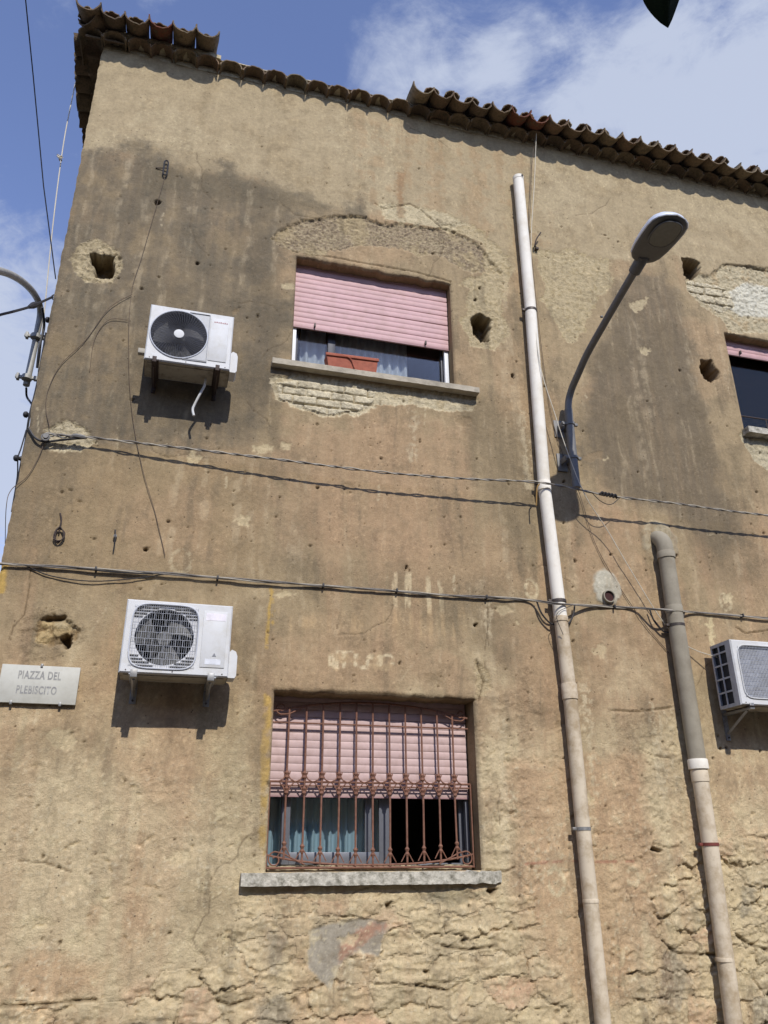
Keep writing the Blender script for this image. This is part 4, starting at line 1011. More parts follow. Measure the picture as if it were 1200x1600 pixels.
# ------------------------------------------------------------------ iron grille of the lower window
gr = bpy.data.objects.new('window_grille', None); COL.objects.link(gr); gr.parent = building
gy = 0.165; gx0, gx1 = .888, 2.598
bx = [1.022+.1435*i for i in range(11)]
def low_rail(x_):                                  # sagging lower rail
    t = (x_-(gx0+gx1)/2)/((gx1-gx0)/2); return 1.575+.075*abs(t)**2.5
def top_arch(x_):
    t = (x_-(gx0+gx1)/2)/((gx1-gx0)/2); return 2.85-.10*t*t
bar_cache = {}
for x_ in bx:
    r_ = random.Random(int(x_*100)); jx = r_.uniform(-.004, .004)
    zb, zt = low_rail(x_)-.01, top_arch(x_)
    mb = MB(); mb.tube([(x_, gy, zb), (x_+jx, gy, 2.0), (x_+jx*.3, gy, zt)], .0085, 8); mb.build('bar', M_rust, gr)
    for zc_ in (2.245, 2.125):                     # forged knots above and below the rail
        mb = MB(); mb.tube([(x_, gy, zc_-.035), (x_, gy, zc_-.018), (x_, gy, zc_), (x_, gy, zc_+.018), (x_, gy, zc_+.035)], [.008, .019, .011, .02, .008], 8)
        for s_ in (-1, 1): mb.tube(smooth_pts([(x_+s_*.008, gy, zc_-.01), (x_+s_*.022, gy-.004, zc_+.012), (x_+s_*.026, gy, zc_+.03)], 3), .0045, 5)
        mb.build('knot', M_rust, gr)
    mb = MB()
    for s_ in (-1, 1):                             # splayed braces meeting the middle rail
        mb.tube(smooth_pts([(x_+s_*.010, gy, 2.25), (x_+s_*.030, gy, 2.215), (x_+s_*.064, gy, 2.198)], 4), .0055, 6)
        mb.tube(smooth_pts([(x_+s_*.010, gy, 2.115), (x_+s_*.030, gy, 2.155), (x_+s_*.058, gy, 2.188)], 4), .0055, 6)
    mb.build('brace', M_rust, gr)
    mb = MB(); zc_ = zb+.10                         # spear at the foot of each bar
    mb.tube([(x_, gy, zc_-.04), (x_, gy, zc_-.015), (x_, gy, zc_), (x_, gy, zc_+.02), (x_, gy, zc_+.04)], [.008, .018, .011, .02, .007], 8)
    for s_ in (-1, 1): mb.tube(smooth_pts([(x_+s_*.006, gy, zc_-.0), (x_+s_*.024, gy, zc_-.03), (x_+s_*.050, gy, zc_-.075)], 3), .0045, 5)
    mb.build('foot_ornament', M_rust, gr)
def rail(pts_, r, nm='rail'):
    mb = MB(); mb.tube(pts_, r, 8); return mb.build(nm, M_rust, gr)
rail([(gx0, gy+.008, 2.195), (gx1, gy+.008, 2.198)], .009); rail([(gx0, gy+.01, 2.165), (gx1, gy+.01, 2.168)], .006)
rail([(gx0-.03, gy+.006, 1.556), (gx1+.03, gy+.006, 1.556)], .009)
rail([(a_, gy+.004, low_rail(a_)) for a_ in np.linspace(gx0, gx1, 30)], .008)
rail([(a_, gy+.004, top_arch(a_)) for a_ in np.linspace(gx0, gx1, 30)], .009)
rail([(gx0, gy+.004, 2.66), (gx1, gy+.004, 2.66)], .007)
for sx, xe in ((1, gx0), (-1, gx1)):               # corner scrolls, foot and head
    for zc_, sz, R_ in ((1.615, 1, .058), (2.775, -1, .05)):
        pts_ = []
        for i in range(34):
            th_ = i/33*2.3*PI; rr = R_*(1-.72*i/33); pts_.append((xe+sx*(.065+rr*math.cos(th_+PI*.5)*1.0), gy, zc_+sz*rr*math.sin(th_+PI*.5)))
        pts_ = [(xe+sx*.30, gy, zc_-sz*.035), (xe+sx*.20, gy, zc_+sz*.01), (xe+sx*.13, gy, zc_+sz*.045)]+pts_
        rail(pts_, .006, 'scroll')
    rail([(xe, gy, 1.55), (xe, gy, 2.2)], .007, 'bar')

# ------------------------------------------------------------------ planter on the upper sill
pl = thing('planter', (1.47, -.02, 6.047), 'broken terracotta trough lying on the upper window sill', 'planter')
R5 = Matrix.Rotation(math.radians(-1.5), 3, 'Y'); c5 = (1.47, -.02, 6.05)
mb = MB(); t_ = .014; x0, x1, y0, y1, z0, z1 = 1.21, 1.735, -.075, .055, 6.053, 6.20
def trough(mb):
    bt = .02
    o8 = [(x0+bt, y0+bt*.5, z0), (x1-bt, y0+bt*.5, z0), (x1-bt, y1, z0), (x0+bt, y1, z0)]
    t8 = [(x0, y0, z1), (x1, y0, z1), (x1, y1, z1), (x0, y1, z1)]
    i8 = [(x0+t_, y0+t_, z1), (x1-t_, y0+t_, z1), (x1-t_, y1-t_, z1), (x0+t_, y1-t_, z1)]
    b8 = [(x0+bt+t_, y0+t_, z0+t_), (x1-bt-t_, y0+t_, z0+t_), (x1-bt-t_, y1-t_, z0+t_), (x0+bt+t_, y1-t_, z0+t_)]
    v = o8+t8+i8+b8; f = [(0, 1, 2, 3)]
    for i in range(4):
        j = (i+1) % 4; f += [(i, j, 4+j, 4+i), (4+i, 4+j, 8+j, 8+i), (8+i, 8+j, 12+j, 12+i)]
    f.append((15, 14, 13, 12)); mb.add(v, f)
trough(mb); mb.v = [tuple(Vector(c5)+R5 @ (Vector(v)-Vector(c5))) for v in mb.v]; mb.build('trough', M_terra, pl, False)
mb = MB(); mb.box(x0-.01, x1+.006, y0-.012, y0+.004, z1-.028, z1+.004, .004, R5, c5); mb.build('rim', M_terra, pl)
mb = MB(); mb.tube(smooth_pts([(1.33, y0-.006, 6.175), (1.40, y0-.010, 6.18), (1.45, y0-.010, 6.155), (1.475, y0-.004, 6.10), (1.49, y0-.002, 6.06)], 5), .006, 6); mb.build('moulding', M_terra, pl)
mb = MB(); mb.box(x0+.03, x1-.03, y0+.016, y1-.016, z0+.03, z1-.03, 0, R5, c5); mb.build('soil', M_soil, pl)

# ------------------------------------------------------------------ air-conditioning units
def plate_hole(mb, x0, x1, z0, z1, y, cx_, cz_, R_, n=48, sq=2.0, back=0.03):
    """front plate with a (super)elliptic opening and a turned-in lip"""
    inner = []; outer = []
    for i in range(n):
        th_ = 2*PI*i/n; c_, s_ = math.cos(th_), math.sin(th_)
        rr = (abs(c_)**sq+abs(s_)**sq)**(-1/sq)*R_; inner.append((cx_+rr*c_, cz_+rr*s_))
        tx_ = ((x1-cx_) if c_ > 0 else (x0-cx_))/c_ if abs(c_) > 1e-6 else 1e9; tz_ = ((z1-cz_) if s_ > 0 else (z0-cz_))/s_ if abs(s_) > 1e-6 else 1e9
        t = min(abs(tx_), abs(tz_)); outer.append((cx_+t*c_, cz_+t*s_))
    # snap outer nearest to the corners
    for cxr, czr in ((x0, z0), (x1, z0), (x1, z1), (x0, z1)):
        j = min(range(n), key=lambda q: (outer[q][0]-cxr)**2+(outer[q][1]-czr)**2); outer[j] = (cxr, czr)
    vs = [(a_, y, b_) for a_, b_ in outer]+[(a_, y, b_) for a_, b_ in inner]+[(a_, y+back, b_) for a_, b_ in inner]
    fs = [(i, (i+1) % n, n+(i+1) % n, n+i) for i in range(n)]+[(n+i, n+(i+1) % n, 2*n+(i+1) % n, 2*n+i) for i in range(n)]
    mb.add(vs, fs)
def open_box(mb, x0, x1, y0, y1, z0, z1, skip=()):
    v = [(x0, y0, z0), (x1, y0, z0), (x1, y1, z0), (x0, y1, z0), (x0, y0, z1), (x1, y0, z1), (x1, y1, z1), (x0, y1, z1)]
    fdic = {'bottom': (0, 3, 2, 1), 'top': (4, 5, 6, 7), 'front': (0, 1, 5, 4), 'right': (1, 2, 6, 5), 'back': (2, 3, 7, 6), 'left': (3, 0, 4, 7)}
    mb.add(v, [q for k_, q in fdic.items() if k_ not in skip])
def fan(root, cx_, cz_, y, R_, blades=3):
    for k_ in range(blades):
        mb = MB(); vs = []; a0 = 2*PI*k_/blades+.5
        for i in range(9):
            for j in range(6):
                rr = R_*(.22+.75*i/8); th_ = a0+(.95+.25*i/8)*j/5-i*.06; vs.append((cx_+rr*math.cos(th_), y+.012+.045*(j/5-.5)*(1.2-.5*i/8), cz_+rr*math.sin(th_)))
        fs = [(i*6+j, i*6+j+1, (i+1)*6+j+1, (i+1)*6+j) for i in range(8) for j in range(5)]
        mb.add(vs, fs); b_ = mb.build('fan_blade', M_fan, root, True, 180)
    mb = MB(); mb.tube([(cx_, y-.02, cz_), (cx_, y+.05, cz_)], R_*.24, 20); mb.build('fan_hub', M_fan, root)

def ac_unit(x0, z0, w_, h_, style, label, dep=.30, yb=-.10):
    yf = yb-dep; x1 = x0+w_; z1 = z0+h_; xm = x0+w_*.70
    root = thing('air_conditioner', (x0+w_/2, (yb+yf)/2, z0), label, 'air conditioner', 'outdoor air conditioning units on the wall')
    body = MB(); cx_ = x0+w_*.365; cz_ = z0+h_*.51; R_ = h_*.42
    if style == 'slotted': cx_ = (x0+xm)/2+.01; R_ = h_*.40; sq = 7
    elif style == 'square': sq = 5; R_ = h_*.43; cx_ = x0+w_*.375
    else: sq = 2.2
    skip = ('front', 'left', 'bottom') if style == 'slotted' else ('front', 'bottom')
    open_box(body, x0, x1, yf+.012, yb, z0, z1, skip)
    # bevelled front frame: plate slightly smaller than box, joined by a chamfer
    e = .010
    plate_hole(body, x0+e, xm, z0+e, z1-e, yf, cx_, cz_, R_, 56, sq)
    body.quad((xm, yf, z0+e), (x1-e, yf, z0+e), (x1-e, yf, z1-e), (xm, yf, z1-e))
    a_ = [(x0+e, yf, z0+e), (x1-e, yf, z0+e), (x1-e, yf, z1-e), (x0+e, yf, z1-e)]; b_ = [(x0, yf+.012, z0), (x1, yf+.012, z0), (x1, yf+.012, z1), (x0, yf+.012, z1)]
    for i in range(4): body.quad(a_[i], a_[(i+1) % 4], b_[(i+1) % 4], b_[i])
    body.build('casing', M_ac, root, True, 25)
    mb = MB(); mb.box(x0+.004, x1-.004, yf+.016, yb-.002, z0+.001, z0+.006); mb.box(x0+.03, x1-.03, yf+.05, yb-.03, z0-.006, z0+.001, .002); mb.build('base_pan', M_acunder, root)
    # dark interior with coil behind the fan
    mb = MB(); open_box(mb, x0+.02, xm+.02, yf+.03, yb-.06, z0+.02, z1-.02, ('front',)); mb.build('fan_chamber', M_dark, root, False)
    fan(root, cx_, cz_, yf+.07, R_*.93)
    # guard
    mb = MB(); yg = yf-.006
    if style == 'round':
        for q in range(3, 25): mb.tube([(cx_+R_*q/25*math.cos(t), yg-.004*math.cos(q/25*1.5), cz_+R_*q/25*math.sin(t)) for t in np.linspace(0, 2*PI, 37)[:-1]], .0019, 4, closed=True)
        for q in range(56):
            th_ = 2*PI*q/56; tw = .35; mb.tube([(cx_+R_*s_*math.cos(th_+tw*s_), yg, cz_+R_*s_*math.sin(th_+tw*s_)) for s_ in (.16, .4, .7, 1.0)], .0018, 4)
        mb.build('fan_guard', M_wiredk, root, True, kind='stuff')
        mb = MB(); mb.tube([(cx_+(R_+.004)*math.cos(t), yg, cz_+(R_+.004)*math.sin(t)) for t in np.linspace(0, 2*PI, 65)[:-1]], .006, 6, closed=True); mb.build('guard_rim', M_wire, root)
        mb = MB(); mb.tube([(cx_, yg-.012, cz_), (cx_, yg-.010, cz_), (cx_, yg+.004, cz_)], [.036, .044, .046], 24); mb.build('guard_badge', M_ac, root)
        # recessed square shoulder right of the fan
        mb = MB(); xr = cx_+R_*1.02
        cr = [(xr, cz_+R_*.98), (cx_+R_*.35, cz_+R_*.98)]+[(cx_+R_*1.03*math.cos(t), cz_+R_*1.03*math.sin(t)) for t in np.linspace(PI*.38, 0.02, 9)]+[(xr, cz_)]
        mb.prism(cr, yf-.0035, yf+.001); cr2 = [(a_, 2*cz_-b_) for a_, b_ in cr][::-1]; mb.prism(cr2, yf-.0035, yf+.001); mb.build('fan_surround', simple('grey_plastic_surround', (150, 152, 154), .5), root, False)
        mb = MB(); mb.tube([(cx_+R_*.3, yf-.004, cz_+R_*1.03), (xr+.006, yf-.004, cz_+R_*1.03), (xr+.006, yf-.004, cz_-R_*1.03), (cx_+R_*.2, yf-.004, cz_-R_*1.03)], .005, 6); mb.build('surround_edge', M_acside, root)
    else:
        hw = R_*1.0
        for q in np.linspace(-hw*.97, hw*.97, 30 if style == 'square' else 30): mb.tube([(cx_+q, yg, cz_-R_*.98), (cx_+q, yg, cz_+R_*.98)], .0009 if style == 'square' else .0014, 4)
        nh = 10 if style == 'square' else 12
        for q in np.linspace(-R_*.93, R_*.93, nh): mb.tube([(cx_-hw*.99, yg-.003, cz_+q), (cx_+hw*.99, yg-.003, cz_+q)], .0013, 5)
        if style == 'square':
            for r0 in range(nh-1):
                for q in range(8):
                    zz = -R_*.93+r0*(R_*1.86/(nh-1)); xx_ = -hw*.93+(q+(r0 % 2)*.5)*hw*1.86/8; mb.tube([(cx_+xx_, yg-.005, cz_+zz), (cx_+xx_, yg-.005, cz_+zz+R_*1.86/(nh-1))], .0011, 4)
        mb.build('fan_guard', M_wire, root, True, kind='stuff')
        fr = []; 
        for t in np.linspace(0, 2*PI, 65)[:-1]:
            c_, s_ = math.cos(t), math.sin(t); rr = (abs(c_)**sq+abs(s_)**sq)**(-1/sq)*(R_+.006); fr.append((cx_+rr*c_, yg, cz_+rr*s_))
        mb = MB(); mb.tube(fr, .0055, 6, closed=True); mb.build('guard_rim', M_wire if style == 'square' else M_ac, root)
        if style == 'square':     # ribbed shroud: white corners round the dark fan circle
            mb = MB(); plate_hole(mb, cx_-R_*.99, cx_+R_*.99, cz_-R_*.99, cz_+R_*.99, yf+.018, cx_, cz_, R_*.90, 48, 2.0, .05); mb.build('fan_shroud', simple('shroud_plastic', (196, 196, 196), .6), root)
            for sgn in (-1, 1):
                for k_ in range(4):
                    mb = MB(); zz = cz_+sgn*R_*(.62+.10*k_); 
                    for s2 in (-1, 1): xin = R_*math.sqrt(max(.0, .86**2-(min(.85, .62+.10*k_))**2)); mb.box(min(cx_+s2*R_*.97, cx_+s2*(xin+.03)), max(cx_+s2*R_*.97, cx_+s2*(xin+.03)), yf+.008, yf+.016, zz-.004, zz+.004)
                    mb.build('shroud_rib', M_fan, root, False)
        else:
            mb = MB(); mb.box(cx_-R_*.98, cx_+R_*.98, yf+.022, yf+.026, cz_-R_*.98, cz_+R_*.98); mb.build('coil_fins', M_coil, root, False)
    # service panel
    px0 = xm+w_*.025; px1 = x1-w_*.055 if style != 'square' else x1-w_*.045
    mb = MB(); mb.box(px0, px1, yf-.007, yf+.003, z0+h_*.12, z1-h_*.10, .004); mb.build('service_panel', M_ac, root)
    if style == 'round':
        mb = MB()
        for q in range(7): mb.box(px0+.03+q*.018, px0+.042+q*.018, yf-.0085, yf-.0065, z1-h_*.10-.047, z1-h_*.10-.036+(.003 if q % 2 else 0))
        mb.build('badge', simple('faded_red_print', (150, 96, 100), .6), root)
    if style == 'square':
        mb = MB(); cx2 = (px0+px1)/2+.01; zq = z0+h_*.27; mb.prism([(cx2-.016, zq), (cx2+.016, zq), (cx2, zq+.028)], yf-.009, yf-.0065); mb.build('warning_mark', simple('grey_print', (120, 122, 126), .6), root)
        mb = MB(); mb.box(px0+.035, px1-.03, yf-.0085, yf-.0065, z0+h_*.16, z0+h_*.235); mb.build('rating_label', simple('label_print', (204, 206, 210), .5), root)
        mb = MB(); mb.box(px0+.02, px1-.012, yf-.0085, yf-.0065, z1-h_*.23, z1-h_*.13); mb.build('rating_label', simple('label_print_rose', (222, 216, 220), .5), root)
    # valve cover on the right end
    if style != 'slotted':
        mb = MB(); pr = [(0, 0), (.0, .20), (.018, .22), (.05, .205), (.062, .17), (.062, .02), (.05, 0)]
        vs = [(x1+a_, yf+.035, z0+.005+b_) for a_, b_ in pr]+[(x1+a_, yf+.19, z0+.005+b_) for a_, b_ in pr]; n_ = len(pr)
        mb.add(vs, [tuple(range(n_)), tuple(range(2*n_-1, n_-1, -1))]+[(i, i+n_, (i+1) % n_+n_, (i+1) % n_) for i in range(n_)]); mb.build('valve_cover', M_ac, root, True, 30)
    # left end with openings (only where one sees it)
    if style == 'slotted':
        mb = MB(); ya, ybk = yf+.012, yb; rows = [z0+.03, z0+.155, z0+.28, z0+.405, z0+.53, z0+h_-.028]
        yc = [ya+.065, ya+.162, yb-.018]
        mb.box(x0-.002, x0+.006, ya, ya+.075, z0, z1); mb.box(x0-.002, x0+.006, yb-.02, yb, z0, z1)
        mb.box(x0-.002, x0+.006, ya+.165, ya+.18, z0, z1)
        for zq in [z0+.0, z0+.135, z0+.26, z0+.385, z0+.50, z0+h_-.03]: mb.box(x0-.001, x0+.005, ya+.07, yb-.01, zq, zq+(.030 if zq in (z0, z0+h_-.03) else .016))
        mb.build('end_grille', M_acside, root, False)
        mb = MB(); mb.box(x0+.03, x0+.034, ya+.02, yb-.01, z0+.02, z1-.02); mb.build('coil_end', M_dark, root, False)
    for xs_ in (x0+w_*.06, x0+w_*.48, x1-w_*.06):
        mb = MB(); mb.tube([(xs_, yf-.003, z0+.022), (xs_, yf+.004, z0+.022)], .005, 8); mb.build('screw', M_band, root)
    for xs_ in (x0+w_*.13, x1-w_*.15):
        mb = MB(); mb.box(xs_-.03, xs_+.03, yf-.018, yb+.02, z0-.014, z0-.006, .002); mb.build('foot', M_acside if style == 'square' else M_brk_dk, root)
    return root
def wall_bracket(x_, z_, reach, mat, label, w_=.036, drop=.22):
    root = thing('wall_bracket', (x_, 0, z_), label, 'bracket', 'steel brackets carrying the air conditioners')
    mb = MB(); mb.box(x_-w_/2, x_+w_/2, -reach, -.006, z_-.036, z_-.015, .002); mb.build('arm', mat, root)
    mb = MB(); mb.box(x_-w_/2, x_+w_/2, -.012, .004, z_-drop-.06, z_+.10, .002); mb.build('wall_plate', mat, root)
    mb = MB(); a_ = Vector((x_, -.01, z_-drop)); b_ = Vector((x_, -reach+.07, z_-.034)); mb.tube([a_, b_], w_*.32, 4); mb.build('strut', mat, root)
    mb = MB(); mb.box(x_-w_/2, x_+w_/2, -reach-.006, -reach+.002, z_-.036, z_+.02, .002); mb.build('end_lip', mat, root)
    for zz in (z_+.075, z_-drop-.035):
        mb = MB(); mb.tube([(x_, -.024, zz), (x_, -.010, zz)], .009, 6); mb.build('bolt', M_band, root)
    return root
ac1 = ac_unit(-.465, 5.625, .74, .585, 'round', 'white air conditioner with round dark fan guard, left of the upper pink shuttered window')
ac2 = ac_unit(-.345, 2.89, .80, .565, 'square', 'white air conditioner with square wire guard, above and right of the street name plaque')
ac3 = ac_unit(5.015, 2.875, .82, .60, 'slotted', 'white air conditioner cut by the right edge, seen with its slotted end')
for xx_, lb in ((-.375, 'left dark rusty bracket under the round-fan air conditioner'), (.165, 'right dark rusty bracket under the round-fan air conditioner')):
    wall_bracket(xx_, 5.625, .425, M_brk_dk, lb, drop=.04)
for xx_, lb in ((-.235, 'left pale slotted bracket under the air conditioner by the street plaque'), (.325, 'right pale slotted bracket under the air conditioner by the street plaque')):
    b_ = wall_bracket(xx_, 2.89, .43, M_brk_lt, lb, w_=.05, drop=.10)
wall_bracket(5.12, 2.875, .40, M_brk_lt, 'pale triangular bracket under the right-edge air conditioner', w_=.045, drop=.20)
wall_bracket(5.70, 2.875, .40, M_brk_lt, 'pale bracket under the hidden right half of the right-edge air conditioner', w_=.045, drop=.20)
mb = MB(); mb.tube(smooth_pts([(.075, -.23, 5.61), (.07, -.22, 5.54), (.03, -.19, 5.44), (-.0, -.17, 5.36), (-.01, -.165, 5.31), (.005, -.17, 5.25)], 6), .011, 8)
mb.build('drain_hose', M_ac, ac1)
mb = MB(); mb.box(-.525, -.455, -.36, -.31, 5.705, 5.755, .006); mb.build('pipe_stub', M_acunder, ac1)

# ------------------------------------------------------------------ waste pipes
def pipe_run(root, segs, sockets, clamps):
    for (pa, pb, r, mat) in segs:
        mb = MB(); mb.tube([pa, (Vector(pa)+Vector(pb))/2, pb], r, 24); mb.build('pipe_section', mat, root)
    for (c_, r, h_, mat) in sockets:
        mb = MB(); c_ = Vector(c_); mb.tube([c_+Vector((0, 0, h_/2)), c_+Vector((0, 0, h_/2-.008)), c_-Vector((0, 0, h_/2))], [r-.004, r, r], 24); mb.build('socket', mat, root)
    for (c_, r, mat) in clamps:
        mb = MB(); mb.tube([(c_[0], c_[1], c_[2]+.013), (c_[0], c_[1], c_[2]-.013)], r, 24); mb.box(c_[0]-r-.03, c_[0]-r+.01, c_[1]-.01, c_[1]+.02, c_[2]-.012, c_[2]+.012, .002)
        mb.box(c_[0]-.012, c_[0]+.012, c_[1]+r-.005, .01, c_[2]-.01, c_[2]+.01); mb.build('clamp', mat, root)
yp = -.085; pr = .062
def pc(px, py, y=yp): return PY(px, py, y)
axis_pts = [(810, 283), (829, 485), (849, 750), (873, 942), (890, 1082), (911, 1295), (942, 1590)]
zx = [(pc(*q)[2], pc(*q)[0]) for q in axis_pts]
print('pipe axis', zx)
def xat(z_): 
    zs_ = [q[0] for q in zx][::-1]; xs_ = [q[1] for q in zx][::-1]; return float(np.interp(z_, zs_, xs_))
p1 = thing('waste_pipe', (xat(.0), yp, 0), 'tall white plastic pipe, beige in its lower half, left of the street lamp', 'pipe', 'waste pipes running down the wall')
def PP(z_): return (xat(z_), yp, z_)
zt = pc(810, 281)[2]; zj = pc(874, 966)[2]
pipe_run(p1, [(PP(zt), PP(7.2), pr, M_pvcw), (PP(7.2), PP(4.98), pr, M_pvcw), (PP(4.98), PP(zj), pr, M_pvcw), (PP(zj), PP(3.0), pr, M_pvcb), (PP(3.0), PP(1.85), pr, M_pvcb), (PP(1.85), (xat(.45), yp, -.02), pr, M_pvcb)],
         [(PP(5.0), pr+.006, .10, M_pvcw), (PP(zj-.01), pr+.006, .05, M_pvcb), (PP(2.98), pr+.008, .14, M_pvcb), (PP(1.30), pr+.004, .03, M_pvcb)],
         [(PP(pc(829, 486)[2]), pr+.006, M_band), (PP(pc(857, 757)[2]), pr+.004, M_band), (PP(pc(873, 940)[2]), pr+.010, M_band), (PP(pc(911, 1295)[2]), pr+.004, M_brk_lt)])
mb = MB(); mb.tube([(xat(zt)+.0, yp, zt-.01), (xat(zt), yp, zt+.035)], [pr+.004, pr+.004], 24); mb.build('end_cap', M_pvcw, p1)
mb = MB(); mb.tube([(xat(zt)+.022, yp-pr-.006, zt+.012), (xat(zt)+.022, yp-pr+.004, zt+.012)], .014, 12); mb.build('cap_hole', M_hole_shade, p1)
# grey pipe with elbow
yg2 = -.10; gr_ = .078
ga = [(1041, 870), (1063, 1020), (1090, 1190), (1108, 1310), (1144, 1595)]
gz = [(PY(*q, yg2)[2], PY(*q, yg2)[0]) for q in ga]; print('gpipe', gz)
def gxat(z_): return float(np.interp(z_, [q[0] for q in gz][::-1], [q[1] for q in gz][::-1]))
def GP(z_): return (gxat(z_), yg2, z_)
p2 = thing('waste_pipe', (gxat(0), yg2, 0), 'grey plastic pipe with an elbow at its top, beige below its white collar', 'pipe', 'waste pipes running down the wall')
zc2 = PY(1092, 1196, yg2)[2]
pipe_run(p2, [(GP(4.40), GP(3.75), gr_, M_pvcg), (GP(3.75), GP(zc2), gr_, M_pvcg), (GP(zc2), GP(1.75), gr_-.008, M_pvcb), (GP(1.75), (gxat(.4), yg2, -.02), gr_-.008, M_pvcb)],
         [(GP(4.38), gr_+.010, .07, M_pvcg), (GP(3.82), gr_+.006, .07, M_pvcg), (GP(zc2+.01), gr_+.010, .085, M_pvcw), (GP(zc2-.09), gr_-.002, .10, M_pvcb), (GP(.85), gr_-.004, .03, M_pvcb)],
         [(GP(1.72), gr_-.002, simple('rusty_red_band', (110, 52, 42), .7)), (GP(3.66), gr_+.003, M_band)])
gx_ = gxat(4.4)
mb = MB(); mb.tube(smooth_pts([(gx_, yg2, 4.40), (gx_, yg2, 4.46), (gx_-.004, yg2+.015, 4.53), (gx_-.008, yg2+.07, 4.585), (gx_-.010, .03, 4.60), (gx_-.010, .12, 4.60)], 5), gr_+.002, 24); mb.build('elbow', M_pvcg, p2)
# vent
vc = PY(951, 932, -.03)
vp = thing('vent_pipe', (vc[0], 0, vc[2]), 'short open vent pipe in a round grey cement patch between the two pipes', 'vent')
mb = MB(); n = 28; ro, ri = .062, .052; vs = []
for (y_, r_) in ((-.05, ro), (.05, ro), (.10, ri), (-.05, ri)):
    vs += [(vc[0]+r_*math.cos(2*PI*i/n), y_, vc[2]+r_*math.sin(2*PI*i/n)) for i in range(n)]
fs = [(k_*n+i, k_*n+(i+1) % n, (k_+1)*n+(i+1) % n, (k_+1)*n+i) for k_ in (0, 2) for i in range(n)]+[(i, 3*n+i, 3*n+(i+1) % n, (i+1) % n) for i in range(n)]
mb.add(vs, fs); mb.build('pipe_collar', M_pvcg, vp)
mb = MB(); mb.tube([(vc[0], -.030, vc[2]), (vc[0], -.022, vc[2])], ri, 24); mb.build('pipe_bore', simple('dark_red_bore', (58, 28, 24), .9), vp)

# ------------------------------------------------------------------ street lamp on the right
ly = -.13
def LZ(px, py, X_):                                  # photo spot -> point on plane x = X_
    return Vector(PXp(px, py, X_))
lb = Vector(PY(901, 762, ly)); 
lx = lb.x
lamp = thing('street_lamp', (lx, 0, lb.z), 'grey street lamp on a long curved arm between the white pipe and the grey pipe', 'street lamp')
pA = Vector(PY(888, 640, ly)); pB = Vector(PY(892, 612, -.19))
arm_pts = [lb, Vector(PY(894, 700, ly)), pA, pB]
for (a_, b_, X_) in [(904, 583, 3.775), (918, 552, 3.775), (945, 504, 3.785), (975, 452, 3.79), (1001, 408, 3.78)]:
    arm_pts.append(LZ(a_, b_, X_))
print('arm', [tuple(round(c, 2) for c in p) for p in arm_pts])
mb = MB(); mb.tube(smooth_pts(arm_pts[1:], 8), .036, 16); mb.build('arm', M_galv, lamp)
mb = MB(); mb.tube([lb, arm_pts[1], pA], [.040, .042, .042], 20); mb.build('arm_foot', M_galv, lamp)
tail = arm_pts[-1]; prev = arm_pts[-2]; d_ = (tail-prev).normalized()
mb = MB(); mb.tube([tail-d_*.13, tail-d_*.12, tail+d_*.06, tail+d_*.07], [.046, .056, .056, .05], 14); mb.build('spigot', M_lamp, lamp)
tip = LZ(1058, 336, 3.79); print('tip', tip, 'tail', tail)
ax = (tip-tail).normalized(); side = ax.cross(Vector((0, 0, 1))).normalized(); upv = side.cross(ax).normalized()
L_ = (tip-tail).length; print('head length', L_)
def head_mesh():
    out = MB(); top_ = MB(); n = 24; prof = []
    # half widths along the axis (t from 0 tail to 1 tip)
    tt = [0, .06, .14, .3, .5, .7, .82, .9, .96, 1.0]; hw = [.06, .115, .145, .165, .176, .18, .170, .14, .09, .02]; 
    hb = [.02, .03, .032, .032, .03, .026, .024, .02, .014, .004]; ht = [.05, .09, .115, .13, .135, .13, .11, .088, .055, .01]
    def sec(i, low_):
        c_ = tail+ax*(L_*tt[i]); r_ = []
        for k_ in range(13):
            a_ = PI*k_/12; r_.append(c_+side*(hw[i]*math.cos(a_))+upv*((-hb[i] if low_ else ht[i])*math.sin(a_)**(.5 if low_ else .8)))
        return r_
    for low_, m_ in ((True, out), (False, top_)):
        vs = []
        for i in range(len(tt)): vs += sec(i, low_)
        fs = [(i*13+k_, i*13+k_+1, (i+1)*13+k_+1, (i+1)*13+k_) for i in range(len(tt)-1) for k_ in range(12)]
        fs.append(tuple(range(13))); m_.add(vs, fs)
    return out, top_
u_, t_ = head_mesh(); u_.build('lamp_body', M_lamp, lamp, True, 60); t_.build('lamp_cover', M_lamptop_lit, lamp, True, 60)
def oval(c0, rl, rw, off, n=32, e=2.6):
    pts_ = []
    for k_ in range(n):
        a_ = 2*PI*k_/n; c_, s_ = math.cos(a_), math.sin(a_); q = (abs(c_)**e+abs(s_)**e)**(-1/e); pts_.append(c0+ax*(rl*q*c_)+side*(rw*q*s_)+upv*off)
    return pts_
c0 = tail+ax*(L_*.66)
mb = MB(); a_ = oval(c0, L_*.25, .115, -.040); b_ = oval(c0, L_*.25, .115, -.02); mb.add(a_+b_, [tuple(range(32)), tuple(range(63, 31, -1))]+[(i, (i+1) % 32, 32+(i+1) % 32, 32+i) for i in range(32)]); mb.build('lens', M_lens, lamp)
mb = MB(); mb.tube(oval(c0, L_*.26, .123, -.037), .006, 6, closed=True); mb.build('lens_frame', M_lamp, lamp)
rim = [tail+ax*(L_*t)+side*s_*h for s_ in (1,) for t, h in ((.14, .147), (.3, .167), (.5, .178), (.7, .182), (.82, .172), (.9, .142), (.96, .092), (1.003, .0))]
rim = rim+[p-2*side*((p-tail-ax*((p-tail).dot(ax))).dot(side)) for p in rim[-2::-1]]
mb = MB(); mb.tube(rim, .007, 6); mb.build('seam', M_lamptop_lit, lamp)
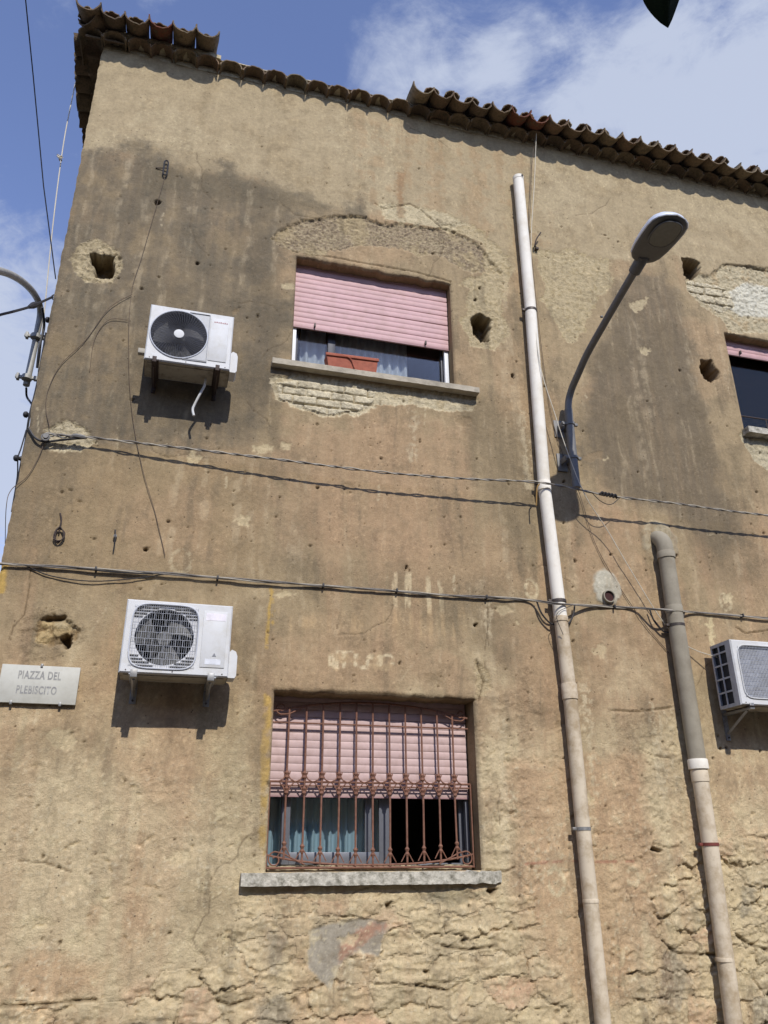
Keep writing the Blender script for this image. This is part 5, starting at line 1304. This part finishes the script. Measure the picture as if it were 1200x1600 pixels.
mb = MB(); c1 = tail+ax*(L_*.10)-upv*.03; mb.tube([c1-side*.04, c1+side*.06], .016, 8); mb.build('hinge', M_lamp, lamp)
for zz in (pc(890, 663, ly)[2], pc(898, 716, ly)[2]):                # clamps
    xx_ = float(np.interp(zz, [lb.z, pA.z], [lb.x, pA.x])); 
    mb = MB(); mb.tube([(xx_, ly, zz+.014), (xx_, ly, zz-.014)], .052, 18); mb.box(xx_+.045, xx_+.085, ly-.012, ly+.015, zz-.014, zz+.016, .003); mb.box(xx_-.085, xx_-.045, ly-.012, ly+.015, zz-.014, zz+.016, .003)
    mb.build('clamp', M_galv, lamp)
    mb = MB(); mb.box(xx_-.085, xx_-.065, ly, .0, zz-.03, zz+.03, .003); mb.box(xx_-.02, xx_+.02, ly+.03, .0, zz-.02, zz+.02, .003); mb.box(xx_-.12, xx_-.01, -.014, .006, zz-.10, zz+.10, .004); mb.build('mounting_bracket', M_galv, lamp)
q_ = LZ(945, 500, 3.785); mb = MB(); mb.tube([q_+Vector((-.04, 0, .03)), q_+Vector((-.02, 0, .035))], .012, 8); mb.build('bolt', M_galv, lamp)

# ------------------------------------------------------------------ curved lamp arm at the left corner
XS_ = -1.52
arm2 = thing('street_lamp', (XS_, .35, 5.6), 'pale grey arched lamp arm clamped round the left corner, cut by the left edge', 'street lamp')
pts2 = [LZ(a_, b_, XS_) for a_, b_ in [(41, 602), (50, 560), (58, 520), (63, 485), (54, 460), (32, 438), (2, 424), (-40, 420), (-90, 425)]]
mb = MB(); mb.tube(smooth_pts(pts2, 8), .030, 16); mb.build('arm', M_galv2, arm2)
for (a_, b_) in ((42, 590), (56, 526)):
    c_ = LZ(a_, b_, XS_); mb = MB(); mb.tube([c_+Vector((0, 0, .02)), c_-Vector((0, 0, .02))], .046, 16)
    mb.box(c_.x-.10, c_.x+.10, c_.y-.015, c_.y+.015, c_.z-.014, c_.z+.014, .003); mb.box(c_.x-.09, c_.x-.065, c_.y-.025, c_.y+.025, c_.z-.03, c_.z+.03, .004); mb.box(c_.x+.06, XL+.012, c_.y-.02, c_.y+.02, c_.z-.02, c_.z+.02, .003)
    mb.build('clamp', M_galv2, arm2)
def wire_obj(name, pts_, r, mat, label, cat, group=None, n=6, parent=None):
    mb = MB(); o0 = Vector(pts_[0]); mb.tube(pts_, r, n)
    if parent is not None: return mb.build(name, mat, parent)
    me = mb.mesh(name, mat, o0); o = link_mesh(name, me, None, o0); return tag(o, label, cat, group)
# its feed cable
wire_obj('cable', smooth_pts([LZ(66, 480, XS_+.05), LZ(69, 510, XS_+.06), LZ(62, 540, XS_+.06), LZ(58, 575, XS_+.06)], 6), .012, M_cabledk, '', '', parent=arm2)
wire_obj('cable', smooth_pts([LZ(41, 606, XS_), LZ(42, 620, XS_), LZ(50, 632, XS_+.08), LZ(52, 640, XS_+.10)], 6), .010, M_cabledk, '', '', parent=arm2)
# black feeder coming from the left to the corner hook
fe = [LZ(82, 464, XL-.03), LZ(60, 474, XL-.06), LZ(45, 480, XL-.09), LZ(20, 487, XL-.15), LZ(-10, 495, XL-.22), LZ(-80, 520, XL-.4)]
fd = thing('feeder_cable', fe[0], 'black insulated cable strung from a corner hook out past the left edge', 'cable')
wire_obj('cable', smooth_pts(fe, 5), .011, M_cabledk, '', '', parent=fd)
mb = MB(); mb.tube([fe[1], fe[1]*.5+fe[2]*.5, fe[2]], [.014, .03, .014], 8); mb.build('tension_clamp', M_cabledk, fd)
mb = MB(); mb.tube([fe[0]+Vector((.02+.028*math.cos(t), 0, .028*math.sin(t))) for t in np.linspace(0, 2*PI, 13)[:-1]], .006, 6, closed=True); mb.build('hook_ring', M_band, fd)

# ------------------------------------------------------------------ bundled cables across the facade
def twisted(root, path, strands, r, tw, mats, nm='strand', seed=0):
    P_ = smooth_pts(path, 26); n_ = len(P_); s_ = 0; r_ = random.Random(seed)
    for k_ in range(strands):
        pts_ = []; s_ = 0
        wob = [r_.uniform(-1, 1) for _ in range(40)]
        for i in range(n_):
            if i: s_ += (P_[i]-P_[i-1]).length
            ph = s_/tw*2*PI+2*PI*k_/strands; ww = wob[int(s_*3) % 40]*(1-(s_*3 % 1))+wob[int(s_*3+1) % 40]*(s_*3 % 1)
            pts_.append(P_[i]+Vector((0, math.cos(ph)*r*.95, math.sin(ph)*r*.95+ww*r*.8)))
        mb = MB(); mb.tube(pts_, r, 6); mb.build(nm, mats[k_ % len(mats)], root)
def yz(px, py, y): return Vector(PY(px, py, y))
ca = thing('overhead_cable', yz(70, 680, -.05), 'upper twisted cable bundle stretched in the air before the facade', 'cable', 'cable bundles crossing the facade')
twisted(ca, [yz(72, 678, -.05), yz(140, 684, -.065), yz(260, 697, -.10), yz(399, 714, -.13), yz(600, 738, -.15), yz(740, 749, -.17), yz(845, 754, -.19), yz(950, 774, -.19), yz(1080, 790, -.19), yz(1230, 809, -.19), yz(1400, 824, -.19)], 2, .0068, .30, [M_cable, M_cord2], seed=1)
mb = MB()                                           # anchor chain and thimble at the left end
for i, (a_, b_) in enumerate([(78, 679), (88, 680), (98, 681), (108, 682), (120, 681)]):
    c_ = yz(a_, b_, -.05); e_ = .014 if i % 2 else .006
    mb.tube([c_+Vector((.034*math.cos(t), e_*math.cos(t*1), .017*math.sin(t)*(.5 if i % 2 else 1))) for t in np.linspace(0, 2*PI, 15)[:-1]], .005, 5, closed=True)
mb.build('anchor_chain', M_galv, ca)
mb = MB(); mb.tube([yz(112, 681, -.055), yz(120, 681, -.06), yz(130, 683, -.062), yz(136, 684, -.06)], [.012, .022, .020, .010], 8); mb.build('thimble', M_galv, ca)
mb = MB(); c_ = yz(72, 684, -.03); mb.tube([c_+Vector((0, .06, 0)), c_+Vector((0, -.04, 0))], .022, 10); mb.tube([c_+Vector((.03*math.cos(t), -.03, .03*math.sin(t)-.01)) for t in np.linspace(0, 2*PI, 15)[:-1]], .008, 6, closed=True); mb.build('eye_bolt', M_galv, ca)
mb = MB(); mb.tube(smooth_pts([yz(44, 668, -.01), yz(55, 684, -.03), yz(70, 690, -.04), yz(92, 688, -.03), yz(110, 686, -.05), yz(135, 684, -.06)], 6), .010, 6); mb.build('tail', M_cabledk, ca)
mb = MB()                                           # taped joint with loose ends
for k_ in range(5):
    c_ = yz(940+k_*5, 772+k_, -.19); mb.tube(smooth_pts([c_+Vector((-.03, -.01, -.012)), c_+Vector((0, -.022, .012)), c_+Vector((.03, .01, -.01))], 4), .011, 6)
mb.tube(smooth_pts([yz(925, 770, -.19), yz(940, 784, -.20), yz(955, 788, -.19), yz(968, 778, -.19)], 5), .004, 5)
mb.build('taped_joint', M_cabledk, ca)
mb = MB(); mb.tube(smooth_pts([yz(843, 756, -.19), yz(839, 764, -.18), yz(838, 790, -.15)], 4), .007, 6); mb.build('tie', simple('ochre_tie', (150, 116, 60), .7), ca)

cb = thing('facade_cable', yz(0, 881, -.03), 'lower cable bundle clipped flat along the facade below the twisted one', 'cable', 'cable bundles crossing the facade')
lowp = [(-40, 876), (0, 880), (60, 884), (150, 889), (260, 896), (340, 903), (420, 909), (520, 916), (600, 922), (700, 930), (780, 934), (830, 938), (872, 943), (920, 946), (990, 950), (1040, 953), (1080, 956), (1140, 961), (1230, 969), (1400, 980)]
twisted(cb, [yz(a_, b_, -.03 if not (850 < a_ < 900 or 1030 < a_ < 1080) else -.175) for a_, b_ in lowp], 3, .0062, .9, [M_cable, M_cord2, M_cable], seed=4)
mb = MB(); mb.tube(smooth_pts([yz(40, 884, -.02), yz(80, 900, -.02), yz(140, 908, -.02), yz(200, 905, -.02), yz(260, 897, -.02)], 6), .005, 5); mb.tube(smooth_pts([yz(120, 888, -.03), yz(180, 894, -.03), yz(240, 897, -.03)], 6), .007, 5); mb.build('slack_wire', M_cabledk, cb)
for pts_ in ([(838, 938), (846, 958), (860, 974), (870, 975)], [(898, 944), (896, 960), (890, 972), (884, 975)], [(1015, 952), (1022, 970), (1036, 986), (1045, 988)], [(1070, 954), (1068, 962), (1066, 972), (1066, 976)]):
    mb = MB(); mb.tube(smooth_pts([yz(a_, b_, -.05) for a_, b_ in pts_], 6), .008, 6); mb.build('loop', M_cabledk, cb)
for a_, b_ in ((150, 889), (340, 903), (505, 915), (620, 923), (760, 933), (960, 948), (1160, 962)):
    c_ = yz(a_, b_, -.03); mb = MB(); mb.box(c_.x-.008, c_.x+.008, -.05, .004, c_.z-.018, c_.z+.018, .003); mb.build('clip', M_cabledk, cb)
mb = MB(); mb.tube(smooth_pts([yz(880, 992, -.165), yz(870, 960, -.17), yz(895, 945, -.16)], 5), .003, 5); mb.build('slack_wire', M_cabledk, cb)

# antenna lead: eave -> down beside the white pipe -> across to the right
wire_obj('antenna_wire', smooth_pts([yz(838, 208, -.15), yz(835, 285, -.10), yz(830, 370, -.09), yz(832, 440, -.10), yz(842, 560, -.16), yz(868, 650, -.17), yz(890, 715, -.19), yz(915, 775, -.19), yz(950, 830, -.10), yz(985, 890, -.08), yz(1035, 970, -.06), yz(1075, 1010, -.05), yz(1130, 1030, -.16)], 10), .0042, M_cord,
         'thin pale wire hanging from the eave, crossing white pipe and lamp foot diagonally', 'wire', 'loose wires on the facade')
wire_obj('antenna_wire', smooth_pts([yz(836, 212, -.12), yz(828, 300, -.02), yz(829, 380, -.02), yz(860, 640, -.02), yz(905, 770, -.015), yz(935, 860, -.015), yz(1000, 965, -.02), yz(1045, 1020, -.015)], 10), .0032, M_browncord,
         'thin brown wire close to the wall beside the pale one, ending near the grey pipe', 'wire', 'loose wires on the facade')
wire_obj('loose_wire', smooth_pts([yz(259, 272, -.012), yz(245, 320, -.012), yz(222, 400, -.012), yz(205, 460, -.012), yz(201, 560, -.012), yz(207, 650, -.012), yz(222, 730, -.012), yz(242, 800, -.012), yz(258, 868, -.012)], 8), .0028, M_browncord,
         'hair-thin brown wire falling from the small hook high on the left wall', 'wire', 'loose wires on the facade')
wire_obj('loose_wire', smooth_pts([yz(206, 460, -.012), yz(170, 482, -.015), yz(135, 530, -.012), yz(95, 570, -.014), yz(75, 610, -.012), yz(72, 640, -.012), yz(78, 668, -.02)], 8), .0032, M_browncord,
         'thin brown wire curving down from beside the upper air conditioner to the anchor', 'wire', 'loose wires on the facade')
wire_obj('loose_wire', smooth_pts([yz(200, 500, -.012), yz(170, 500, -.012), yz(148, 530, -.012), yz(140, 580, -.012)], 8), .0028, M_browncord,
         'short thin brown wire bending left of the upper air conditioner', 'wire', 'loose wires on the facade')
wire_obj('loose_wire', smooth_pts([yz(68, 694, -.02), yz(60, 715, -.015), yz(42, 745, -.012), yz(18, 765, -.02), Vector(PXp(10, 790, XL-.03)), Vector(PXp(8, 850, XL-.03))], 8), .0032, M_browncord,
         'thin wire dropping from the anchor and round the left corner', 'wire', 'loose wires on the facade')
# conduit and cable down the corner, on the side wall
cpts = [Vector(PXp(a_, b_, XL-.02)) for a_, b_ in [(72, 520), (58, 600), (46, 650), (40, 690), (32, 730), (22, 790), (12, 840), (4, 880)]]
wire_obj('corner_cable', smooth_pts(cpts, 6), .010, M_cabledk, 'black cable clipped down the left corner below the arched lamp arm', 'cable', 'cables at the left corner')
wire_obj('corner_cable', smooth_pts([Vector(PXp(a_, b_, XL-.04)) for a_, b_ in [(41, 672), (33, 700), (28, 716), (27, 745), (18, 800)]], 6), .006, M_cabledk, 'thin looped wire bowing out past the left corner between two insulators', 'cable', 'cables at the left corner')
for a_, b_, lb_ in ((42, 648, 'upper round black insulator at the left corner'), (27, 716, 'lower round black insulator at the left corner'), (76, 500, 'small black cable cleat on the corner beside the arched lamp arm')):
    c_ = Vector(PXp(a_, b_, XL-.05)); mb = MB(); o0 = c_.copy()
    mb.tube([c_-Vector((.03, 0, 0)), c_-Vector((.02, 0, 0)), c_, c_+Vector((.012, 0, 0)), c_+Vector((.03, 0, 0)), c_+Vector((.06, 0, 0))], [.015, .027, .029, .016, .022, .010], 12)
    o = link_mesh('insulator', mb.mesh('insulator', M_cabledk, o0), None, o0); tag(o, lb_, 'insulator', 'insulators at the left corner')
# overhead wires against the sky at the left
def far(px, py, y): return yz(px, py, y)
wire_obj('sky_wire', [far(36, -40, -1.6), far(52, 120, -.9), far(68, 290, -.4), far(87, 436, -.02)], .0055, M_cabledk, 'thin dark wire coming down through the sky to the left corner', 'wire', 'wires before the sky at the left')
wire_obj('sky_wire', smooth_pts([Vector(PXp(118, 128, XL-.33)), Vector(PXp(100, 220, XL-.30)), Vector(PXp(84, 340, XL-.22)), Vector(PXp(70, 480, XL-.14)), Vector(PXp(58, 600, XL-.08))], 8), .006, M_cord, 'pale knotted cord hanging from the left roof edge', 'wire', 'wires before the sky at the left')
mb = MB(); c_ = Vector(PXp(93, 247, XL-.285)); r_ = random.Random(2)
for k_ in range(5): mb.tube(smooth_pts([c_+Vector((r_.uniform(-.03, .03), r_.uniform(-.02, .02), .03-k_*.012)) for _ in range(4)], 4), .006, 5)
o = link_mesh('cord_knot', mb.mesh('cord_knot', M_cord, c_), None, c_); tag(o, 'tangled knot in the pale cord under the left roof edge', 'knot')

# ------------------------------------------------------------------ unseen houses added behind the viewer to deepen the shadows
def added_house(x0, x1, y1, h_, col, label, cols_, seed):
    hs_ = thing('house', ((x0+x1)/2, y1, 0), label, 'house', 'unseen houses added across the square')
    m_ = simple('house_plaster_%d' % seed, col, .95, 0, .12, 3, dirt=(120, 108, 88), dirt_amt=.4, dirt_scale=1.2)
    y0_ = y1-9; w_ = 1.1; gap_ = (x1-x0)/cols_; fl = [1.0, 4.2, 7.2][:max(2, int(h_//3.3))]
    zs_ = [0]; 
    mb = MB(); mb.box(x0, x1, y0_, y1-.3, 0, h_); mb.build('wall', m_, hs_, False)
    mb = MB(); prev = 0                                 # facade skin with real openings
    for z_ in fl+[h_]:
        mb.box(x0, x1, y1-.3, y1, prev, z_ if z_ != h_ else h_)
        if z_ == h_: break
        ex_ = x0
        for c_ in range(cols_):
            xc_ = x0+gap_*(c_+.5); mb.box(ex_, xc_-w_/2, y1-.3, y1, z_, z_+1.7); ex_ = xc_+w_/2
        mb.box(ex_, x1, y1-.3, y1, z_, z_+1.7); prev = z_+1.7
    mb.build('facade', m_, hs_, False)
    for z_ in fl:
        for c_ in range(cols_):
            xc_ = x0+gap_*(c_+.5); mb = MB(); mb.box(xc_-w_/2, xc_+w_/2, y1-.24, y1-.18, z_, z_+1.7)
            mb.box(xc_-.02, xc_+.02, y1-.19, y1-.15, z_, z_+1.7); wn_ = mb.build('window', M_dframe, hs_, False)
            mb = MB(); mb.box(xc_-w_/2-.1, xc_+w_/2+.1, y1-.1, y1+.10, z_-.07, z_); mb.build('window_sill', M_sill, hs_, False)
    mb = MB(); mb.add([(x0-.3, y1+.4, h_), (x1+.3, y1+.4, h_), (x1+.3, y1-4.6, h_+1.5), (x0-.3, y1-4.6, h_+1.5), (x0-.3, y0_-.4, h_), (x1+.3, y0_-.4, h_)], [(0, 1, 2, 3), (3, 2, 5, 4), (0, 3, 4), (1, 5, 2), (0, 4, 5, 1)]); mb.build('roof', MT, hs_, False)
added_house(-34, -20, -19, 9.4, (176, 152, 116), 'unseen ochre house added across the square behind the viewer, far left of the row', 5, 1)
added_house(-19.9, -6, -19.5, 11.2, (164, 146, 122), 'unseen tall grey-tan house added across the square behind the viewer, left of the middle one', 5, 2)
added_house(-5.9, 9, -19, 10.4, (182, 156, 118), 'unseen wide sand-coloured house added straight across the square behind the viewer', 5, 3)
added_house(9.1, 22, -19.3, 11.4, (158, 130, 104), 'unseen brown plastered house added across the square behind the viewer, right of the middle one', 4, 4)
added_house(22.1, 38, -18.8, 9.8, (180, 164, 134), 'unseen pale house added across the square behind the viewer, far right of the row', 6, 5)

# small fixings on the plaster
hk = thing('wall_hook', yz(258, 262, 0), 'black figure-eight cable hook high on the left wall', 'hook')
c_ = yz(259, 262, -.03); mb = MB(); pts_ = []
for t in np.linspace(0, 2*PI, 29)[:-1]: pts_.append(c_+Vector((.032*math.cos(t)*(.55+.45*abs(math.sin(t))), 0, .10*math.sin(t))))
mb.tube(pts_, .008, 6, closed=True); mb.build('loop', M_cabledk, hk)
mb = MB(); mb.tube([c_+Vector((-.10, .02, -.01)), c_+Vector((.02, 0, .0)), c_+Vector((.02, .05, 0))], .006, 6); mb.build('nail', M_brk_dk, hk)
cc = thing('wire_coil', yz(92, 838, 0), 'small coil of rusty wire hanging from a nail above the plaque', 'wire coil')
mb = MB(); c_ = yz(92, 838, -.02)
for k_ in range(4): mb.tube([c_+Vector((.035*math.cos(t)+.01*math.sin(t*2+k_), -.006*k_, .062*math.sin(t)+.006*k_)) for t in np.linspace(0, 2*PI, 21)[:-1]], .0045, 5, closed=True)
mb.build('coil', M_brk_dk, cc)
mb = MB(); mb.tube(smooth_pts([yz(94, 802, -.004), yz(96, 812, -.02), yz(94, 822, -.02), yz(92, 832, -.025)], 4), .007, 6); mb.build('nail', M_brk_dk, cc)
hk2 = thing('wall_hook', yz(180, 840, 0), 'small dark nail with a hanging wire end right of the wire coil', 'hook')
mb = MB(); mb.tube(smooth_pts([yz(180, 828, -.004), yz(180, 838, -.035), yz(179, 850, -.025), yz(177, 862, -.012)], 4), .006, 6); mb.build('wire_end', M_cabledk, hk2)
mb = MB(); c_ = yz(180, 838, -.02); mb.tube([c_+Vector((0, -.015, 0)), c_+Vector((0, .03, 0))], .014, 8); mb.build('nail', M_galv, hk2)
hk3 = thing('wall_hook', yz(840, 378, 0), 'bent rusty spike right of the top of the white pipe', 'hook')
mb = MB(); mb.tube(smooth_pts([yz(838, 386, .01), yz(836, 384, -.05), yz(838, 374, -.07), yz(845, 363, -.08)], 4), .008, 6); mb.build('spike', M_brk_dk, hk3)
mb = MB(); mb.box(*(lambda c: (c.x-.018, c.x+.018, -.03, .004, c.z-.014, c.z+.014))(yz(838, 390, 0)), .003); mb.build('base', M_brk_dk, hk3)

# ------------------------------------------------------------------ street name plaque
px0, pz0, px1, pz1 = -1.205, 2.700, -.645, 2.985
pq = thing('street_plaque', ((px0+px1)/2, 0, pz0), 'pale marble street name plaque reading PIAZZA DEL PLEBISCITO', 'sign')
mb = MB(); mb.box(px0, px1, -.042, -.016, pz0, pz1, .003); mb.build('slab', M_marble, pq)
def text_part(body, cx_, cz_, h_, wtot, parent, y=-.0425):
    cu = bpy.data.curves.new('lettering', 'FONT'); cu.body = body; cu.size = 1; cu.extrude = .0; cu.align_x = 'CENTER'; cu.space_character = 1.12; cu.offset = 0.03
    to = bpy.data.objects.new('tmp', cu); COL.objects.link(to); dg = bpy.context.evaluated_depsgraph_get(); me = bpy.data.meshes.new_from_object(to.evaluated_get(dg))
    bpy.data.objects.remove(to, do_unlink=True)
    co = np.array([v.co[:] for v in me.vertices]); lo, hi = co.min(0), co.max(0); sx = wtot/(hi[0]-lo[0]); sy = h_/(hi[1]-lo[1]); p_ = wloc(parent)
    for v in me.vertices:
        a_, b_ = v.co.x, v.co.y; v.co = Vector((cx_-wtot/2+(a_-lo[0])*sx-p_.x, y-.0008-p_.y, cz_+(b_-lo[1])*sy-p_.z))
    me.materials.append(M_letter); return link_mesh('lettering', me, parent)
text_part('PIAZZA DEL', -.928, 2.880, .062, .305, pq); text_part('PLEBISCITO', -.935, 2.768, .062, .285, pq)
for (a_, b_) in ((-.925, pz1), (-1.10, pz0), (-.755, pz0)):
    mb = MB(); s_ = 1 if b_ > 2.9 else -1; mb.box(a_-.009, a_+.009, -.050, .004, b_-.014, b_+.014, .003); mb.build('clip', M_brk_lt, pq)

# ------------------------------------------------------------------ leaf hanging into the top of the view
lv = thing('leaf_sprig', tuple(CAM+ray(1050, -40)/np.linalg.norm(ray(1050, -40))*.62), 'dark green leaf tip hanging into the top of the view, out of focus', 'leaf')
def leaf(px0_, py0_, px1_, py1_, dist, wid, parent, curl=.01):
    a_ = Vector(CAM+ray(px0_, py0_)/np.linalg.norm(ray(px0_, py0_))*dist); b_ = Vector(CAM+ray(px1_, py1_)/np.linalg.norm(ray(px1_, py1_))*(dist*1.02))
    ax_ = (b_-a_); L = ax_.length; ax_.normalize(); sd_ = ax_.cross(Vector(FW)).normalized(); nm_ = sd_.cross(ax_); vs = []; n_ = 14; m_ = 6
    for sgn in (1, -1):
        for i in range(n_+1):
            t = i/n_; w_ = wid*(math.sin(PI*min(1, t**.75*1.0))**.8 if t < 1 else 0)+.0003
            for j in range(m_+1):
                s_ = (j/m_*2-1); vs.append(a_+ax_*(L*t)+sd_*(w_*s_)+nm_*(abs(s_)*w_*.35+curl*math.sin(t*2.5)+sgn*.0004))
    q = (n_+1)*(m_+1); fs = []
    for i in range(n_):
        for j in range(m_):
            k_ = i*(m_+1)+j; fs.append((k_, k_+1, k_+m_+2, k_+m_+1)); fs.append((q+k_+m_+1, q+k_+m_+2, q+k_+1, q+k_))
    mb = MB(); mb.add(vs, fs); mb.build('leaf_blade', M_leaf, parent)
leaf(1056, -75, 1050, 47, .62, .0150, lv)
a_ = Vector(CAM+ray(1056, -75)/np.linalg.norm(ray(1056, -75))*.62)
mb = MB(); mb.tube(smooth_pts([a_, a_+Vector((-.01, .01, .02)), a_+Vector((-.04, .03, .05)), a_+Vector((-.12, .06, .10))], 5), .0012, 6); mb.build('twig', M_leaf, lv)
leaf(1000, -170, 1010, -60, .64, .016, lv)

tri = sum(len(o.data.polygons)*2 for o in bpy.data.objects if o.type == 'MESH')
print('objects', len(bpy.data.objects), 'approx tris', tri)
